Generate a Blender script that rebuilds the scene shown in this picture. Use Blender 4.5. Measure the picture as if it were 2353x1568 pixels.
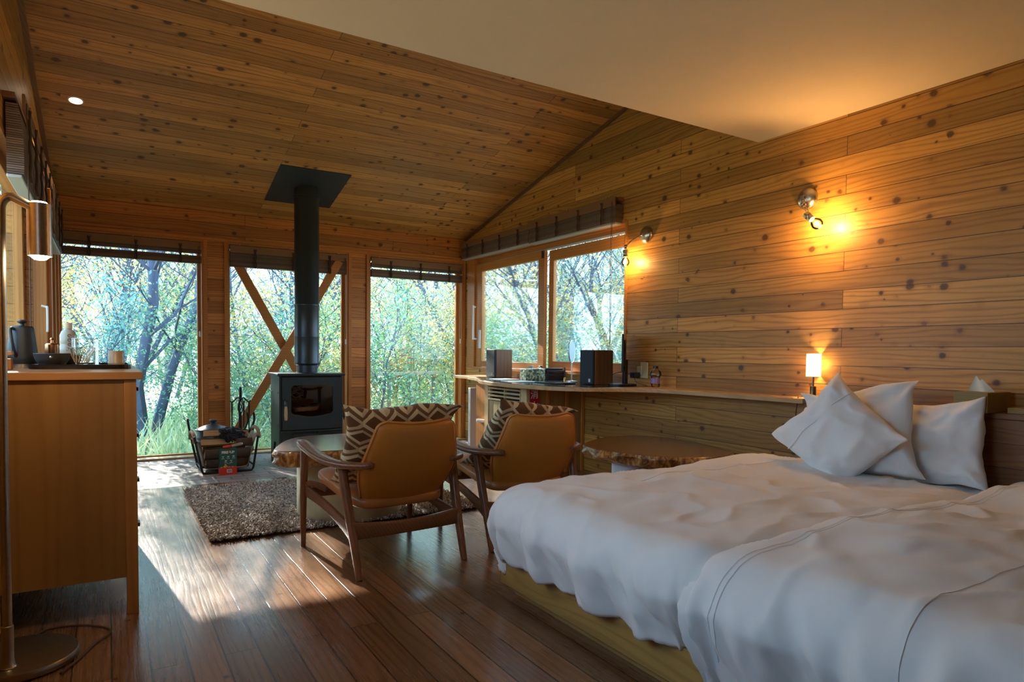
import bpy, bmesh, math, random
from mathutils import Vector, Matrix, noise

for _o in list(bpy.data.objects):
    bpy.data.objects.remove(_o, do_unlink=True)
SC = bpy.context.scene
COL = SC.collection
PI = math.pi
random.seed(7)

# ------------------------------------------------------------------ camera
CAM_H = 1.05
_f, _yaw, _pit, _rol, _cy = 1520.45, 0.548856, -0.0403687, 0.0107102, 86.975
cam_d = bpy.data.cameras.new('camera')
cam_d.sensor_fit = 'HORIZONTAL'
cam_d.sensor_width = 36.0
cam_d.lens = _f / 2353.0 * 36.0
cam_d.shift_y = _cy / 2353.0
cam_d.clip_start = 0.05
cam_d.clip_end = 300
cam = bpy.data.objects.new('camera', cam_d)
COL.objects.link(cam)
_r = Vector((math.cos(_yaw), -math.sin(_yaw), 0))
_fw = Vector((math.sin(_yaw) * math.cos(_pit), math.cos(_yaw) * math.cos(_pit), math.sin(_pit)))
_u = _r.cross(_fw)
_r2 = math.cos(_rol) * _r + math.sin(_rol) * _u
_u2 = -math.sin(_rol) * _r + math.cos(_rol) * _u
cam.matrix_world = Matrix((( _r2.x, _u2.x, -_fw.x, 0), (_r2.y, _u2.y, -_fw.y, 0), (_r2.z, _u2.z, -_fw.z, CAM_H), (0, 0, 0, 1)))
SC.camera = cam

# ------------------------------------------------------------------ view, world, sun
SC.view_settings.view_transform = 'Standard'
SC.view_settings.look = 'None'
SC.view_settings.gamma = 1.0
SC.view_settings.exposure = 0.82
SC.view_settings.use_curve_mapping = False

wd = bpy.data.worlds.new('sky')
SC.world = wd
wd.use_nodes = True
_bg = wd.node_tree.nodes['Background']
_bg.inputs['Color'].default_value = (0.40, 0.69, 1.0, 1)
_bg.inputs['Strength'].default_value = 4.6

sun_d = bpy.data.lights.new('sun', 'SUN')
sun_d.energy = 21.0
sun_d.angle = math.radians(0.55)
sun_d.color = (1.0, 0.92, 0.80)
sun = bpy.data.objects.new('sun', sun_d)
COL.objects.link(sun)
SUN_DIR = Vector((0.12, -1.0, -0.42)).normalized()
sun.rotation_euler = SUN_DIR.to_track_quat('-Z', 'Y').to_euler()


def point_light(name, loc, energy, color, radius=0.03, parent=None, spot=None, blend=0.6):
    d = bpy.data.lights.new(name, 'SPOT' if spot else 'POINT')
    d.energy = energy
    d.color = color
    d.shadow_soft_size = radius
    if spot:
        d.spot_size = spot
        d.spot_blend = blend
    o = bpy.data.objects.new(name, d)
    COL.objects.link(o)
    if parent is not None:
        o.parent = parent
        o.location = Vector(loc) - ORG.get(parent.name, Vector((0, 0, 0)))
    else:
        o.location = loc
    return o


WARM = (1.0, 0.60, 0.24)
WARMW = (1.0, 0.72, 0.42)

# ------------------------------------------------------------------ object helpers
ORG = {}


def tag(o, label=None, cat=None, group=None, kind=None):
    if label: o['label'] = label
    if cat: o['category'] = cat
    if group: o['group'] = group
    if kind: o['kind'] = kind
    return o


def thing(name, label, cat, loc=(0, 0, 0), rotz=0.0, group=None, kind=None):
    o = bpy.data.objects.new(name, None)
    COL.objects.link(o)
    o.empty_display_size = 0.1
    o.location = loc
    o.rotation_euler = (0, 0, rotz)
    ORG[o.name] = Vector(loc)
    return tag(o, label, cat, group, kind)


def dup(root, loc=None, rotz=None, label=None, group=None):
    r = root.copy()
    COL.objects.link(r)
    if loc is not None: r.location = loc
    if rotz is not None: r.rotation_euler = (0, 0, rotz)
    if label: r['label'] = label
    if group: r['group'] = group
    ORG[r.name] = Vector(r.location)
    for ch in list(root.children):
        c = ch.copy()
        COL.objects.link(c)
        c.parent = r
        for g in ch.children:
            d = g.copy()
            COL.objects.link(d)
            d.parent = c
    return r


def vadd(a, b): return (a[0] + b[0], a[1] + b[1], a[2] + b[2])


class MB:
    """collects vertices and faces, links them as one mesh object"""
    def __init__(self):
        self.v = []
        self.f = []

    def add(self, vs, fs):
        o = len(self.v)
        self.v += [tuple(p) for p in vs]
        self.f += [tuple(i + o for i in q) for q in fs]
        return self

    def box(self, x0, y0, z0, x1, y1, z1, m=None):
        vs = [(x0, y0, z0), (x1, y0, z0), (x1, y1, z0), (x0, y1, z0), (x0, y0, z1), (x1, y0, z1), (x1, y1, z1), (x0, y1, z1)]
        if m is not None: vs = [m @ Vector(p) for p in vs]
        return self.add(vs, [(0, 3, 2, 1), (4, 5, 6, 7), (0, 1, 5, 4), (1, 2, 6, 5), (2, 3, 7, 6), (3, 0, 4, 7)])

    def beam(self, p, q, w, h, up=(0, 0, 1)):
        """rectangular bar from p to q"""
        p, q = Vector(p), Vector(q)
        t = (q - p).normalized()
        s = t.cross(Vector(up)).normalized()
        n = s.cross(t)
        vs = []
        for c in (p, q):
            for a, b in ((-1, -1), (1, -1), (1, 1), (-1, 1)):
                vs.append(c + s * (a * w / 2) + n * (b * h / 2))
        return self.add(vs, [(0, 3, 2, 1), (4, 5, 6, 7), (0, 1, 5, 4), (1, 2, 6, 5), (2, 3, 7, 6), (3, 0, 4, 7)])

    def sweep(self, path, sizes, n=12, up=(0, 0, 1), power=2.0, caps=True):
        """superellipse section along a path; sizes = (half width, half height) per point"""
        P = [Vector(p) for p in path]
        k = len(P)
        if not isinstance(sizes, list): sizes = [sizes] * k
        base = len(self.v)
        up = Vector(up)
        for i in range(k):
            t = (P[min(i + 1, k - 1)] - P[max(i - 1, 0)])
            t.normalize()
            s = t.cross(up)
            if s.length < 1e-4: s = t.cross(Vector((0, 1, 0)))
            s.normalize()
            m = s.cross(t)
            a, b = sizes[i] if isinstance(sizes[i], tuple) else (sizes[i], sizes[i])
            for j in range(n):
                w = 2 * PI * j / n
                c, d = math.cos(w), math.sin(w)
                e = 2.0 / power
                c2 = math.copysign(abs(c) ** e, c)
                d2 = math.copysign(abs(d) ** e, d)
                self.v.append(tuple(P[i] + s * (a * c2) + m * (b * d2)))
        for i in range(k - 1):
            for j in range(n):
                a = base + i * n + j
                b = base + i * n + (j + 1) % n
                self.f.append((a, b, b + n, a + n))
        if caps:
            self.f.append(tuple(base + j for j in range(n))[::-1])
            self.f.append(tuple(base + (k - 1) * n + j for j in range(n)))
        return self

    def tube(self, path, r, n=10, caps=True):
        """round tube with parallel-transported frame"""
        P = [Vector(p) for p in path]
        k = len(P)
        if not isinstance(r, (list, tuple)): r = [r] * k
        base = len(self.v)
        t0 = (P[1] - P[0]).normalized()
        s = t0.orthogonal().normalized()
        for i in range(k):
            t = (P[min(i + 1, k - 1)] - P[max(i - 1, 0)]).normalized()
            s = (s - t * s.dot(t))
            s = s.normalized() if s.length > 1e-6 else t.orthogonal().normalized()
            m = t.cross(s)
            for j in range(n):
                w = 2 * PI * j / n
                self.v.append(tuple(P[i] + s * (r[i] * math.cos(w)) + m * (r[i] * math.sin(w))))
        for i in range(k - 1):
            for j in range(n):
                a = base + i * n + j
                b = base + i * n + (j + 1) % n
                self.f.append((a, b, b + n, a + n))
        if caps:
            self.f.append(tuple(base + j for j in range(n))[::-1])
            self.f.append(tuple(base + (k - 1) * n + j for j in range(n)))
        return self

    def lathe(self, prof, c=(0, 0, 0), n=32, m=None, caps=True):
        base = len(self.v)
        k = len(prof)
        for r, z in prof:
            for j in range(n):
                w = 2 * PI * j / n
                p = Vector((c[0] + r * math.cos(w), c[1] + r * math.sin(w), c[2] + z))
                if m is not None: p = m @ p
                self.v.append(tuple(p))
        for i in range(k - 1):
            for j in range(n):
                a = base + i * n + j
                b = base + i * n + (j + 1) % n
                self.f.append((a, b, b + n, a + n))
        if caps:
            if prof[0][0] > 1e-5: self.f.append(tuple(base + j for j in range(n))[::-1])
            if prof[-1][0] > 1e-5: self.f.append(tuple(base + (k - 1) * n + j for j in range(n)))
        return self

    def cyl(self, p, q, r, n=20):
        return self.tube([p, q], r, n)

    def prism(self, pts, z0, z1, m=None):
        k = len(pts)
        vs = [(x, y, z0) for x, y in pts] + [(x, y, z1) for x, y in pts]
        if m is not None: vs = [m @ Vector(p) for p in vs]
        fs = [tuple(range(k))[::-1], tuple(range(k, 2 * k))] + [(i, (i + 1) % k, (i + 1) % k + k, i + k) for i in range(k)]
        return self.add(vs, fs)

    def grid(self, fn, nu, nv, wrap_u=False):
        base = len(self.v)
        for j in range(nv + 1):
            for i in range(nu + (0 if wrap_u else 1)):
                self.v.append(tuple(fn(i / nu, j / nv)))
        w = nu if wrap_u else nu + 1
        for j in range(nv):
            for i in range(nu):
                a = base + j * w + i
                b = base + j * w + (i + 1) % w
                self.f.append((a, b, b + w, a + w))
        return self

    def sphere(self, c, r, n=16, m=8, s=(1, 1, 1)):
        prof = [(r * math.sin(PI * i / m), -r * math.cos(PI * i / m)) for i in range(m + 1)]
        b = len(self.v)
        self.lathe([(max(a, 1e-6), z) for a, z in prof], (0, 0, 0), n, caps=False)
        for i in range(b, len(self.v)):
            p = self.v[i]
            self.v[i] = (c[0] + p[0] * s[0], c[1] + p[1] * s[1], c[2] + p[2] * s[2])
        return self

    def build(self, name, mat, parent=None, bevel=0.0, seg=2, smooth=38, subsurf=0, weld=False, label=None):
        me = bpy.data.meshes.new(name)
        org = Vector((0, 0, 0))
        if parent is not None: org = ORG.get(parent.name, org)
        vs = self.v if org.length == 0 else [(p[0] - org.x, p[1] - org.y, p[2] - org.z) for p in self.v]
        me.from_pydata(vs, [], self.f)
        me.validate()
        if weld:
            bm = bmesh.new(); bm.from_mesh(me)
            bmesh.ops.remove_doubles(bm, verts=bm.verts, dist=1e-5)
            bmesh.ops.recalc_face_normals(bm, faces=bm.faces)
            bm.to_mesh(me); bm.free()
        me.update()
        if smooth:
            me.polygons.foreach_set('use_smooth', [True] * len(me.polygons))
            try: me.set_sharp_from_angle(angle=math.radians(smooth))
            except Exception: pass
        if mat is not None: me.materials.append(mat)
        o = bpy.data.objects.new(name, me)
        COL.objects.link(o)
        if parent is not None:
            o.parent = parent
        ORG[o.name] = org
        if bevel:
            b = o.modifiers.new('bevel', 'BEVEL')
            b.width = bevel; b.segments = seg; b.limit_method = 'ANGLE'; b.angle_limit = math.radians(40)
        if subsurf:
            s = o.modifiers.new('sub', 'SUBSURF'); s.levels = subsurf; s.render_levels = subsurf
        if label: o['label'] = label
        return o


def frame(c, xa, ya):
    """matrix with local x along xa, local y along ya (orthogonalised), z = x cross y"""
    xa = Vector(xa).normalized()
    ya = Vector(ya); ya = (ya - xa * ya.dot(xa)).normalized()
    za = xa.cross(ya)
    return Matrix(((xa.x, ya.x, za.x, c[0]), (xa.y, ya.y, za.y, c[1]), (xa.z, ya.z, za.z, c[2]), (0, 0, 0, 1)))


def catmull(pts, n=8, closed=False):
    P = [Vector(p) for p in pts]
    out = []
    k = len(P)
    rng = range(k if closed else k - 1)
    for i in rng:
        if closed:
            a, b, c, d = P[(i - 1) % k], P[i], P[(i + 1) % k], P[(i + 2) % k]
        else:
            a, b, c, d = P[max(i - 1, 0)], P[i], P[i + 1], P[min(i + 2, k - 1)]
        for j in range(n):
            t = j / n
            out.append(0.5 * ((2 * b) + (c - a) * t + (2 * a - 5 * b + 4 * c - d) * t * t + (3 * b - a - 3 * c + d) * t ** 3))
    if not closed: out.append(P[-1])
    return out


def lerp(a, b, t): return a + (b - a) * t


def smooth01(t):
    t = max(0.0, min(1.0, t))
    return t * t * (3 - 2 * t)


def fbm(x, y, z=0.0, o=3):
    return noise.fractal(Vector((x, y, z)), 1.0, 2.0, o)


# ------------------------------------------------------------------ material helpers
def srgb(r, g, b):
    def c(v):
        v /= 255.0
        return v / 12.92 if v <= 0.04045 else ((v + 0.055) / 1.055) ** 2.4
    return (c(r), c(g), c(b), 1.0)


class NT:
    def __init__(self, name):
        self.m = bpy.data.materials.new(name)
        self.m.use_nodes = True
        self.t = self.m.node_tree
        self.t.nodes.clear()
        self.out = self.t.nodes.new('ShaderNodeOutputMaterial')

    def n(self, typ, ins=None, **props):
        nd = self.t.nodes.new('ShaderNode' + typ)
        for k, v in props.items(): setattr(nd, k, v)
        for k, v in (ins or {}).items(): self.set(nd.inputs[k], v)
        return nd

    def set(self, sock, v):
        if isinstance(v, bpy.types.NodeSocket): self.t.links.new(v, sock)
        elif v is not None:
            try: sock.default_value = v
            except Exception: sock.default_value = v[:3]

    def math(self, op, a, b=None, c=None, clamp=False):
        nd = self.t.nodes.new('ShaderNodeMath')
        nd.operation = op; nd.use_clamp = clamp
        for i, v in enumerate((a, b, c)):
            if v is not None: self.set(nd.inputs[i], v)
        return nd.outputs[0]

    def mix(self, f, a, b, mode='MIX'):
        nd = self.t.nodes.new('ShaderNodeMix')
        nd.data_type = 'RGBA'; nd.blend_type = mode
        self.set(nd.inputs[0], f); self.set(nd.inputs[6], a); self.set(nd.inputs[7], b)
        return nd.outputs[2]

    def xyz(self, x, y, z):
        nd = self.t.nodes.new('ShaderNodeCombineXYZ')
        for i, v in enumerate((x, y, z)): self.set(nd.inputs[i], v)
        return nd.outputs[0]

    def obj(self): return self.t.nodes.new('ShaderNodeTexCoord').outputs['Object']

    def sep(self, v):
        nd = self.t.nodes.new('ShaderNodeSeparateXYZ')
        self.set(nd.inputs[0], v)
        return nd.outputs

    def noise(self, vec, scale=5.0, detail=2.0, rough=0.5, dist=0.0):
        nd = self.n('TexNoise', {'Vector': vec, 'Scale': scale, 'Detail': detail, 'Roughness': rough, 'Distortion': dist})
        return nd.outputs['Fac'], nd.outputs['Color']

    def ramp(self, f, stops, interp='LINEAR'):
        nd = self.t.nodes.new('ShaderNodeValToRGB')
        nd.color_ramp.interpolation = interp
        el = nd.color_ramp.elements
        el[0].position, el[0].color = stops[0]
        el[1].position, el[1].color = stops[-1]
        for p, c in stops[1:-1]:
            e = el.new(p); e.color = c
        self.set(nd.inputs[0], f)
        return nd.outputs[0]

    def bump(self, h, strength=0.2, dist=0.01):
        nd = self.n('Bump', {'Height': h, 'Strength': strength, 'Distance': dist})
        return nd.outputs[0]

    def pbr(self, color, rough=0.5, metal=0.0, bump=None, spec=0.5, coat=0.0, **kw):
        b = self.n('BsdfPrincipled', {'Base Color': color, 'Roughness': rough, 'Metallic': metal, 'Specular IOR Level': spec, 'Coat Weight': coat})
        for k, v in kw.items(): self.set(b.inputs[k.replace('_', ' ')], v)
        if bump is not None: self.set(b.inputs['Normal'], bump)
        self.t.links.new(b.outputs[0], self.out.inputs[0])
        return self.m


def plain(name, col, rough=0.5, metal=0.0, spec=0.5, nscale=0.0, namp=0.15, bump=0.0, coat=0.0, **kw):
    t = NT(name)
    c = col
    nb = None
    if nscale:
        f, _ = t.noise(t.obj(), nscale, 4.0, 0.6)
        lo = tuple(x * (1 - namp) for x in col[:3]) + (1,)
        hi = tuple(min(1, x * (1 + namp)) for x in col[:3]) + (1,)
        c = t.mix(f, lo, hi)
        if bump: nb = t.bump(f, bump, 0.004)
    return t.pbr(c, rough, metal, nb, spec, coat, **kw)


def wood(name, light, dark, u='Y', v='Z', pitch=0.0, length=1.9, knots=0.0, rough=0.5, freq=70.0, warp=9.0, var=0.25,
         gap=0.03, coat=0.0, spec=0.4, bumpk=0.25, wear=0.0, ring=0.75, uscale=1.0, knotcol=(0.060, 0.024, 0.012, 1)):
    t = NT(name)
    s = t.sep(t.obj())
    ax = {'X': s[0], 'Y': s[1], 'Z': s[2]}
    w = [k for k in 'XYZ' if k not in (u, v)][0]
    U, V, W = ax[u], ax[v], ax[w]
    if pitch:
        row = t.math('FLOOR', t.math('DIVIDE', V, pitch))
        fv = t.math('SUBTRACT', t.math('DIVIDE', V, pitch), row)
        par = t.math('FLOORED_MODULO', row, 2.0)
        uu = t.math('ADD', t.math('DIVIDE', U, length), t.math('MULTIPLY_ADD', par, 0.5, 0.12))
        seg = t.math('FLOOR', uu)
        fu = t.math('SUBTRACT', uu, seg)
        idn = t.math('MULTIPLY_ADD', row, 3.17, t.math('MULTIPLY', seg, 17.3))
        wn = t.n('TexWhiteNoise', {'W': idn}, noise_dimensions='1D')
        rnd = wn.outputs['Value']; rndc = wn.outputs['Color']
    else:
        idn = 0.0
        rnd = t.math('ADD', 0.5, 0.0)
    # grain: contours of a noise field stretched along the board
    seed = t.math('MULTIPLY', rnd, 37.0) if pitch else 1.7
    vec = t.xyz(t.math('MULTIPLY', U, 1.6 * uscale), t.math('MULTIPLY', V, 9.0), t.math('MULTIPLY_ADD', W, 9.0, seed))
    nf, _ = t.noise(vec, 1.0, 2.0, 0.45)
    ph = t.math('MULTIPLY_ADD', V, freq * 2.2, t.math('MULTIPLY', nf, warp * 6.283))
    ph = t.math('MULTIPLY_ADD', W, freq * 1.4, ph)
    rg = t.math('MULTIPLY_ADD', t.math('SINE', ph), 0.5, 0.5)
    rg = t.math('POWER', rg, 2.6)
    ff, _ = t.noise(t.xyz(t.math('MULTIPLY', U, 9.0 * uscale), t.math('MULTIPLY', V, 230.0), t.math('MULTIPLY', W, 230.0)), 1.0, 2.0, 0.6)
    big, _ = t.noise(t.xyz(t.math('MULTIPLY', U, 0.9), t.math('MULTIPLY', V, 3.0), t.math('MULTIPLY_ADD', W, 3.0, seed)), 1.0, 3.0, 0.55)
    k = t.math('MULTIPLY', rg, t.math('MULTIPLY_ADD', big, 0.9, 0.1))
    k = t.math('ADD', t.math('MULTIPLY', k, ring), t.math('MULTIPLY', t.math('SUBTRACT', ff, 0.45), 0.5), clamp=True)
    col = t.mix(k, light, dark)
    tone = t.math('MULTIPLY_ADD', t.math('SUBTRACT', big, 0.5), 0.9, 1.0)
    if pitch:
        tone = t.math('MULTIPLY', tone, t.math('MULTIPLY_ADD', t.math('SUBTRACT', rnd, 0.5), 2 * var, 1.0))
    tc = t.n('CombineColor', {0: tone, 1: tone, 2: tone}).outputs[0]
    col = t.mix(1.0, col, tc, 'MULTIPLY')
    if pitch:
        col = t.mix(t.math('MULTIPLY', t.sep(rndc)[1], 0.35), col, t.mix(1.0, col, (1.0, 0.72, 0.5, 1), 'MULTIPLY'))
    h = t.math('MULTIPLY', k, -0.6)
    if knots:
        kv = t.n('TexVoronoi', {'Vector': t.xyz(t.math('MULTIPLY', U, 12.0), t.math('MULTIPLY', V, 14.0), t.math('MULTIPLY', seed, 0.37) if pitch else 0.0), 'Scale': 1.0, 'Randomness': 1.0}, voronoi_dimensions='3D')
        kr = t.sep(kv.outputs['Color'])[0]
        rad = t.math('MULTIPLY', t.math('POWER', kr, 2.4), 0.35 * knots)
        wob, _ = t.noise(t.xyz(t.math('MULTIPLY', U, 60.0), t.math('MULTIPLY', V, 60.0), 0.0), 1.0, 1.0)
        dk = t.math('ADD', kv.outputs['Distance'], t.math('MULTIPLY_ADD', wob, 0.10, -0.03))
        km = t.math('SUBTRACT', 1.0, t.math('DIVIDE', dk, t.math('ADD', rad, 0.0001)))
        km = t.math('MULTIPLY', km, 2.6, clamp=True)
        halo = t.math('SUBTRACT', 1.0, t.math('DIVIDE', dk, t.math('MULTIPLY_ADD', rad, 1.8, 0.0001)), clamp=True)
        col = t.mix(t.math('MULTIPLY', halo, 0.45), col, dark)
        col = t.mix(t.math('MULTIPLY', km, 0.82), col, knotcol)
    rg_rough = t.math('MULTIPLY_ADD', ff, 0.16, rough - 0.08)
    if wear:
        sc_, _ = t.noise(t.xyz(t.math('MULTIPLY', U, 16.0), t.math('MULTIPLY', V, 55.0), 3.0), 1.0, 4.0, 0.72)
        lg, _ = t.noise(t.xyz(t.math('MULTIPLY', U, 1.3), t.math('MULTIPLY', V, 1.6), 9.0), 1.0, 2.0)
        sm = t.math('MULTIPLY', t.math('MULTIPLY', t.math('SUBTRACT', sc_, 0.62), 9.0, clamp=True), t.math('MULTIPLY', t.math('SUBTRACT', lg, 0.5), 5.0, clamp=True))
        col = t.mix(t.math('MULTIPLY', sm, 0.5 * wear), col, (0.55, 0.46, 0.36, 1))
        rg_rough = t.math('ADD', rg_rough, t.math('MULTIPLY', t.math('SUBTRACT', lg, 0.5), 0.25))
    if pitch:
        e = t.math('ABSOLUTE', t.math('SUBTRACT', fv, 0.5))
        g = t.math('GREATER_THAN', e, 0.5 - gap * 0.5)
        eu = t.math('ABSOLUTE', t.math('SUBTRACT', fu, 0.5))
        g2 = t.math('GREATER_THAN', eu, 0.5 - 0.0011 / length * 2)
        g = t.math('MAXIMUM', g, t.math('MULTIPLY', g2, 0.8))
        col = t.mix(t.math('MULTIPLY', g, 0.86), col, (0.012, 0.006, 0.003, 1))
        h = t.math('SUBTRACT', h, t.math('MULTIPLY', g, 3.0))
    return t.pbr(col, rg_rough, 0.0, t.bump(h, bumpk, 0.003), spec, coat, Coat_Roughness=0.2)


def emit(name, col, strength, trans=0.0):
    t = NT(name)
    e = t.n('Emission', {'Color': col, 'Strength': strength})
    if trans:
        tr = t.n('BsdfTransparent')
        mx = t.n('MixShader', {0: trans, 1: e.outputs[0], 2: tr.outputs[0]})
        t.t.links.new(mx.outputs[0], t.out.inputs[0])
    else:
        t.t.links.new(e.outputs[0], t.out.inputs[0])
    return t.m


def glass(name, tint=(0.96, 0.98, 0.98, 1), refl=1.0, rough=0.0):
    """thin clear pane: see-through with a Fresnel reflection"""
    t = NT(name)
    tr = t.n('BsdfTransparent', {'Color': tint})
    gl = t.n('BsdfGlossy', {'Color': (1, 1, 1, 1), 'Roughness': rough})
    fr = t.n('Fresnel', {'IOR': 1.45})
    fac = t.math('MULTIPLY', fr.outputs[0], refl, clamp=True)
    mx = t.n('MixShader', {0: fac, 1: tr.outputs[0], 2: gl.outputs[0]})
    t.t.links.new(mx.outputs[0], t.out.inputs[0])
    return t.m


def fabric(name, col, rough=0.9, weave=600.0, bump=0.08, var=0.06, sheen=0.2, big=0.0):
    t = NT(name)
    o = t.obj()
    f, _ = t.noise(o, weave, 2.0, 0.6)
    g, _ = t.noise(o, 6.0, 4.0, 0.6)
    lo = tuple(x * (1 - var) for x in col[:3]) + (1,)
    c = t.mix(g, lo, col)
    h = f
    if big:
        b, _ = t.noise(o, 14.0, 3.0, 0.5, 1.2)
        h = t.math('MULTIPLY_ADD', b, big, t.math('MULTIPLY', f, 0.15))
    return t.pbr(c, rough, 0.0, t.bump(h, bump, 0.004), 0.2, 0.0, Sheen_Weight=sheen)


# ------------------------------------------------------------------ materials
M = {}
CED_L, CED_D = (0.40, 0.205, 0.062, 1), (0.185, 0.072, 0.019, 1)
M['wall_r'] = wood('cedar_wall_right', (0.51, 0.265, 0.062, 1), (0.155, 0.062, 0.013, 1), 'Y', 'Z', 0.110, 2.6, 1.1, 0.42, 95, 4.5, 0.30, 0.034, ring=0.72, uscale=.8)
M['wall_b'] = wood('cedar_wall_back', (0.52, 0.195, 0.042, 1), (0.18, 0.060, 0.012, 1), 'X', 'Z', 0.108, 3.1, 1.1, 0.45, 95, 4.5, 0.28, 0.034, ring=0.72, uscale=.8)
M['ceil'] = wood('cedar_ceiling', (0.51, 0.250, 0.060, 1), (0.17, 0.066, 0.014, 1), 'X', 'Y', 0.107, 3.4, 1.25, 0.5, 95, 4.5, 0.28, 0.042, ring=0.72, uscale=.8)
M['floor'] = wood('floor_boards', (0.235, 0.125, 0.060, 1), (0.055, 0.024, 0.012, 1), 'Y', 'X', 0.1105, 1.75, 0.6, 0.27, 100, 3.6, 0.30, 0.052, coat=0.45, spec=0.6, bumpk=0.35, wear=0.9, ring=0.62, uscale=.7)
M['fir'] = wood('fir_frame', (0.53, 0.215, 0.046, 1), (0.36, 0.118, 0.024, 1), 'Z', 'X', freq=120, warp=2.5, rough=0.42, bumpk=0.06, uscale=0.6)
M['fir_y'] = wood('fir_frame_y', (0.53, 0.215, 0.046, 1), (0.36, 0.118, 0.024, 1), 'Y', 'Z', freq=120, warp=2.5, rough=0.42, bumpk=0.06, uscale=0.6)
M['fir_x'] = wood('fir_frame_x', (0.50, 0.180, 0.036, 1), (0.32, 0.105, 0.022, 1), 'X', 'Z', freq=120, warp=2.5, rough=0.42, bumpk=0.06, uscale=0.6)
M['pale'] = wood('pale_ash', (0.62, 0.44, 0.22, 1), (0.45, 0.28, 0.11, 1), 'Z', 'X', freq=60, warp=4, rough=0.45, bumpk=0.06, uscale=0.6)
M['ash_y'] = wood('ash_top', (0.56, 0.34, 0.15, 1), (0.34, 0.18, 0.065, 1), 'Y', 'X', freq=70, warp=5, rough=0.35, bumpk=0.08, uscale=0.7)
M['cab'] = wood('sideboard_wood', (0.33, 0.175, 0.055, 1), (0.25, 0.118, 0.032, 1), 'Z', 'X', freq=45, warp=2.6, rough=0.42, bumpk=0.05, uscale=0.35)
M['cab_y'] = wood('sideboard_top_wood', (0.40, 0.20, 0.075, 1), (0.20, 0.09, 0.03, 1), 'X', 'Y', freq=70, warp=5, rough=0.32, bumpk=0.06)
M['bedw'] = wood('bed_frame_wood', (0.36, 0.215, 0.060, 1), (0.22, 0.115, 0.028, 1), 'Y', 'Z', freq=50, warp=4, rough=0.38, bumpk=0.06, uscale=0.8)
M['walnut'] = wood('walnut_chair', (0.20, 0.088, 0.040, 1), (0.085, 0.034, 0.016, 1), 'Z', 'X', freq=160, warp=3, rough=0.33, bumpk=0.05, spec=0.5)
M['walnut_y'] = wood('walnut_rail', (0.20, 0.088, 0.040, 1), (0.085, 0.034, 0.016, 1), 'Y', 'X', freq=160, warp=3, rough=0.3, bumpk=0.05, spec=0.5)
M['headb'] = wood('headboard_wood', (0.20, 0.085, 0.028, 1), (0.09, 0.034, 0.011, 1), 'Y', 'Z', 0.110, 2.6, 0.6, 0.42, 60, 7, 0.2, 0.024)
M['slab'] = wood('slab_top', (0.18, 0.082, 0.034, 1), (0.085, 0.034, 0.014, 1), 'X', 'Y', freq=40, warp=9, rough=0.2, bumpk=0.03, coat=0.5, spec=0.6, uscale=1.2)
M['slab_y'] = wood('slab_top_long', (0.27, 0.125, 0.045, 1), (0.12, 0.048, 0.016, 1), 'Y', 'X', freq=40, warp=9, rough=0.2, bumpk=0.03, coat=0.5, spec=0.6, uscale=1.2)
M['white_ceiling'] = plain('loft_plaster', (0.78, 0.67, 0.50, 1), 0.75, nscale=5, namp=0.05, bump=0.03)
M['black'] = plain('stove_iron', (0.013, 0.026, 0.029, 1), 0.42, 0.0, 0.5, 90, 0.12, 0.05)
M['black_pipe'] = plain('flue_enamel', (0.014, 0.024, 0.026, 1), 0.36, 0.0, 0.5, 60, 0.1, 0.02)
M['iron'] = plain('wrought_iron', (0.03, 0.027, 0.025, 1), 0.45, 0.6, 0.5, 70, 0.2, 0.08)
M['steel'] = plain('brushed_steel', (0.52, 0.49, 0.45, 1), 0.28, 1.0, nscale=40, namp=0.08)
M['galv'] = plain('galvanised_steel', (0.42, 0.37, 0.30, 1), 0.33, 1.0, nscale=60, namp=0.22, bump=0.04)
M['bronze'] = plain('aged_bronze', (0.16, 0.12, 0.075, 1), 0.35, 1.0, nscale=50, namp=0.2)
M['white'] = plain('white_plastic', (0.72, 0.72, 0.70, 1), 0.4)
M['cream'] = plain('cream_plastic', (0.62, 0.58, 0.38, 1), 0.45)
M['blackp'] = plain('black_plastic', (0.012, 0.014, 0.016, 1), 0.35)
M['lacquer'] = plain('black_lacquer', (0.012, 0.010, 0.010, 1), 0.18, coat=0.4)
M['darkbowl'] = plain('dark_stoneware', (0.03, 0.030, 0.030, 1), 0.4, nscale=80, namp=0.3)
M['ceramic'] = plain('glazed_tan_ceramic', (0.42, 0.29, 0.16, 1), 0.32, nscale=25, namp=0.25, bump=0.05)
M['plate'] = plain('sand_plate', (0.55, 0.40, 0.25, 1), 0.35)
M['leather'] = plain('tan_leather', (0.52, 0.200, 0.030, 1), 0.42, 0.0, 0.45, 260, 0.06, 0.06)
M['leather_seat'] = plain('tan_seat_leather', (0.40, 0.150, 0.040, 1), 0.38, 0.0, 0.5, 200, 0.08, 0.06)
M['cotton'] = fabric('white_cotton', (0.80, 0.80, 0.79, 1), 0.85, 500, 0.05, 0.02, 0.1)
M['cotton_d'] = fabric('white_duvet_cotton', (0.80, 0.80, 0.79, 1), 0.8, 500, 0.14, 0.02, 0.1, big=1.0)
M['canvas'] = fabric('grey_canvas', (0.34, 0.29, 0.22, 1), 0.95, 300, 0.3, 0.2)
M['blackcloth'] = fabric('black_cloth', (0.012, 0.014, 0.017, 1), 0.8, 300, 0.2, 0.2)
M['tan_suede'] = fabric('tan_suede', (0.30, 0.19, 0.10, 1), 0.9, 300, 0.2, 0.2)
M['glass'] = glass('window_glass', (0.97, 0.985, 0.985, 1), 0.55)
M['glassware'] = glass('glassware', (0.93, 0.92, 0.88, 1), 0.7)
M['pet'] = glass('clear_bottle', (0.86, 0.82, 0.72, 1), 1.4, 0.08)
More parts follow.
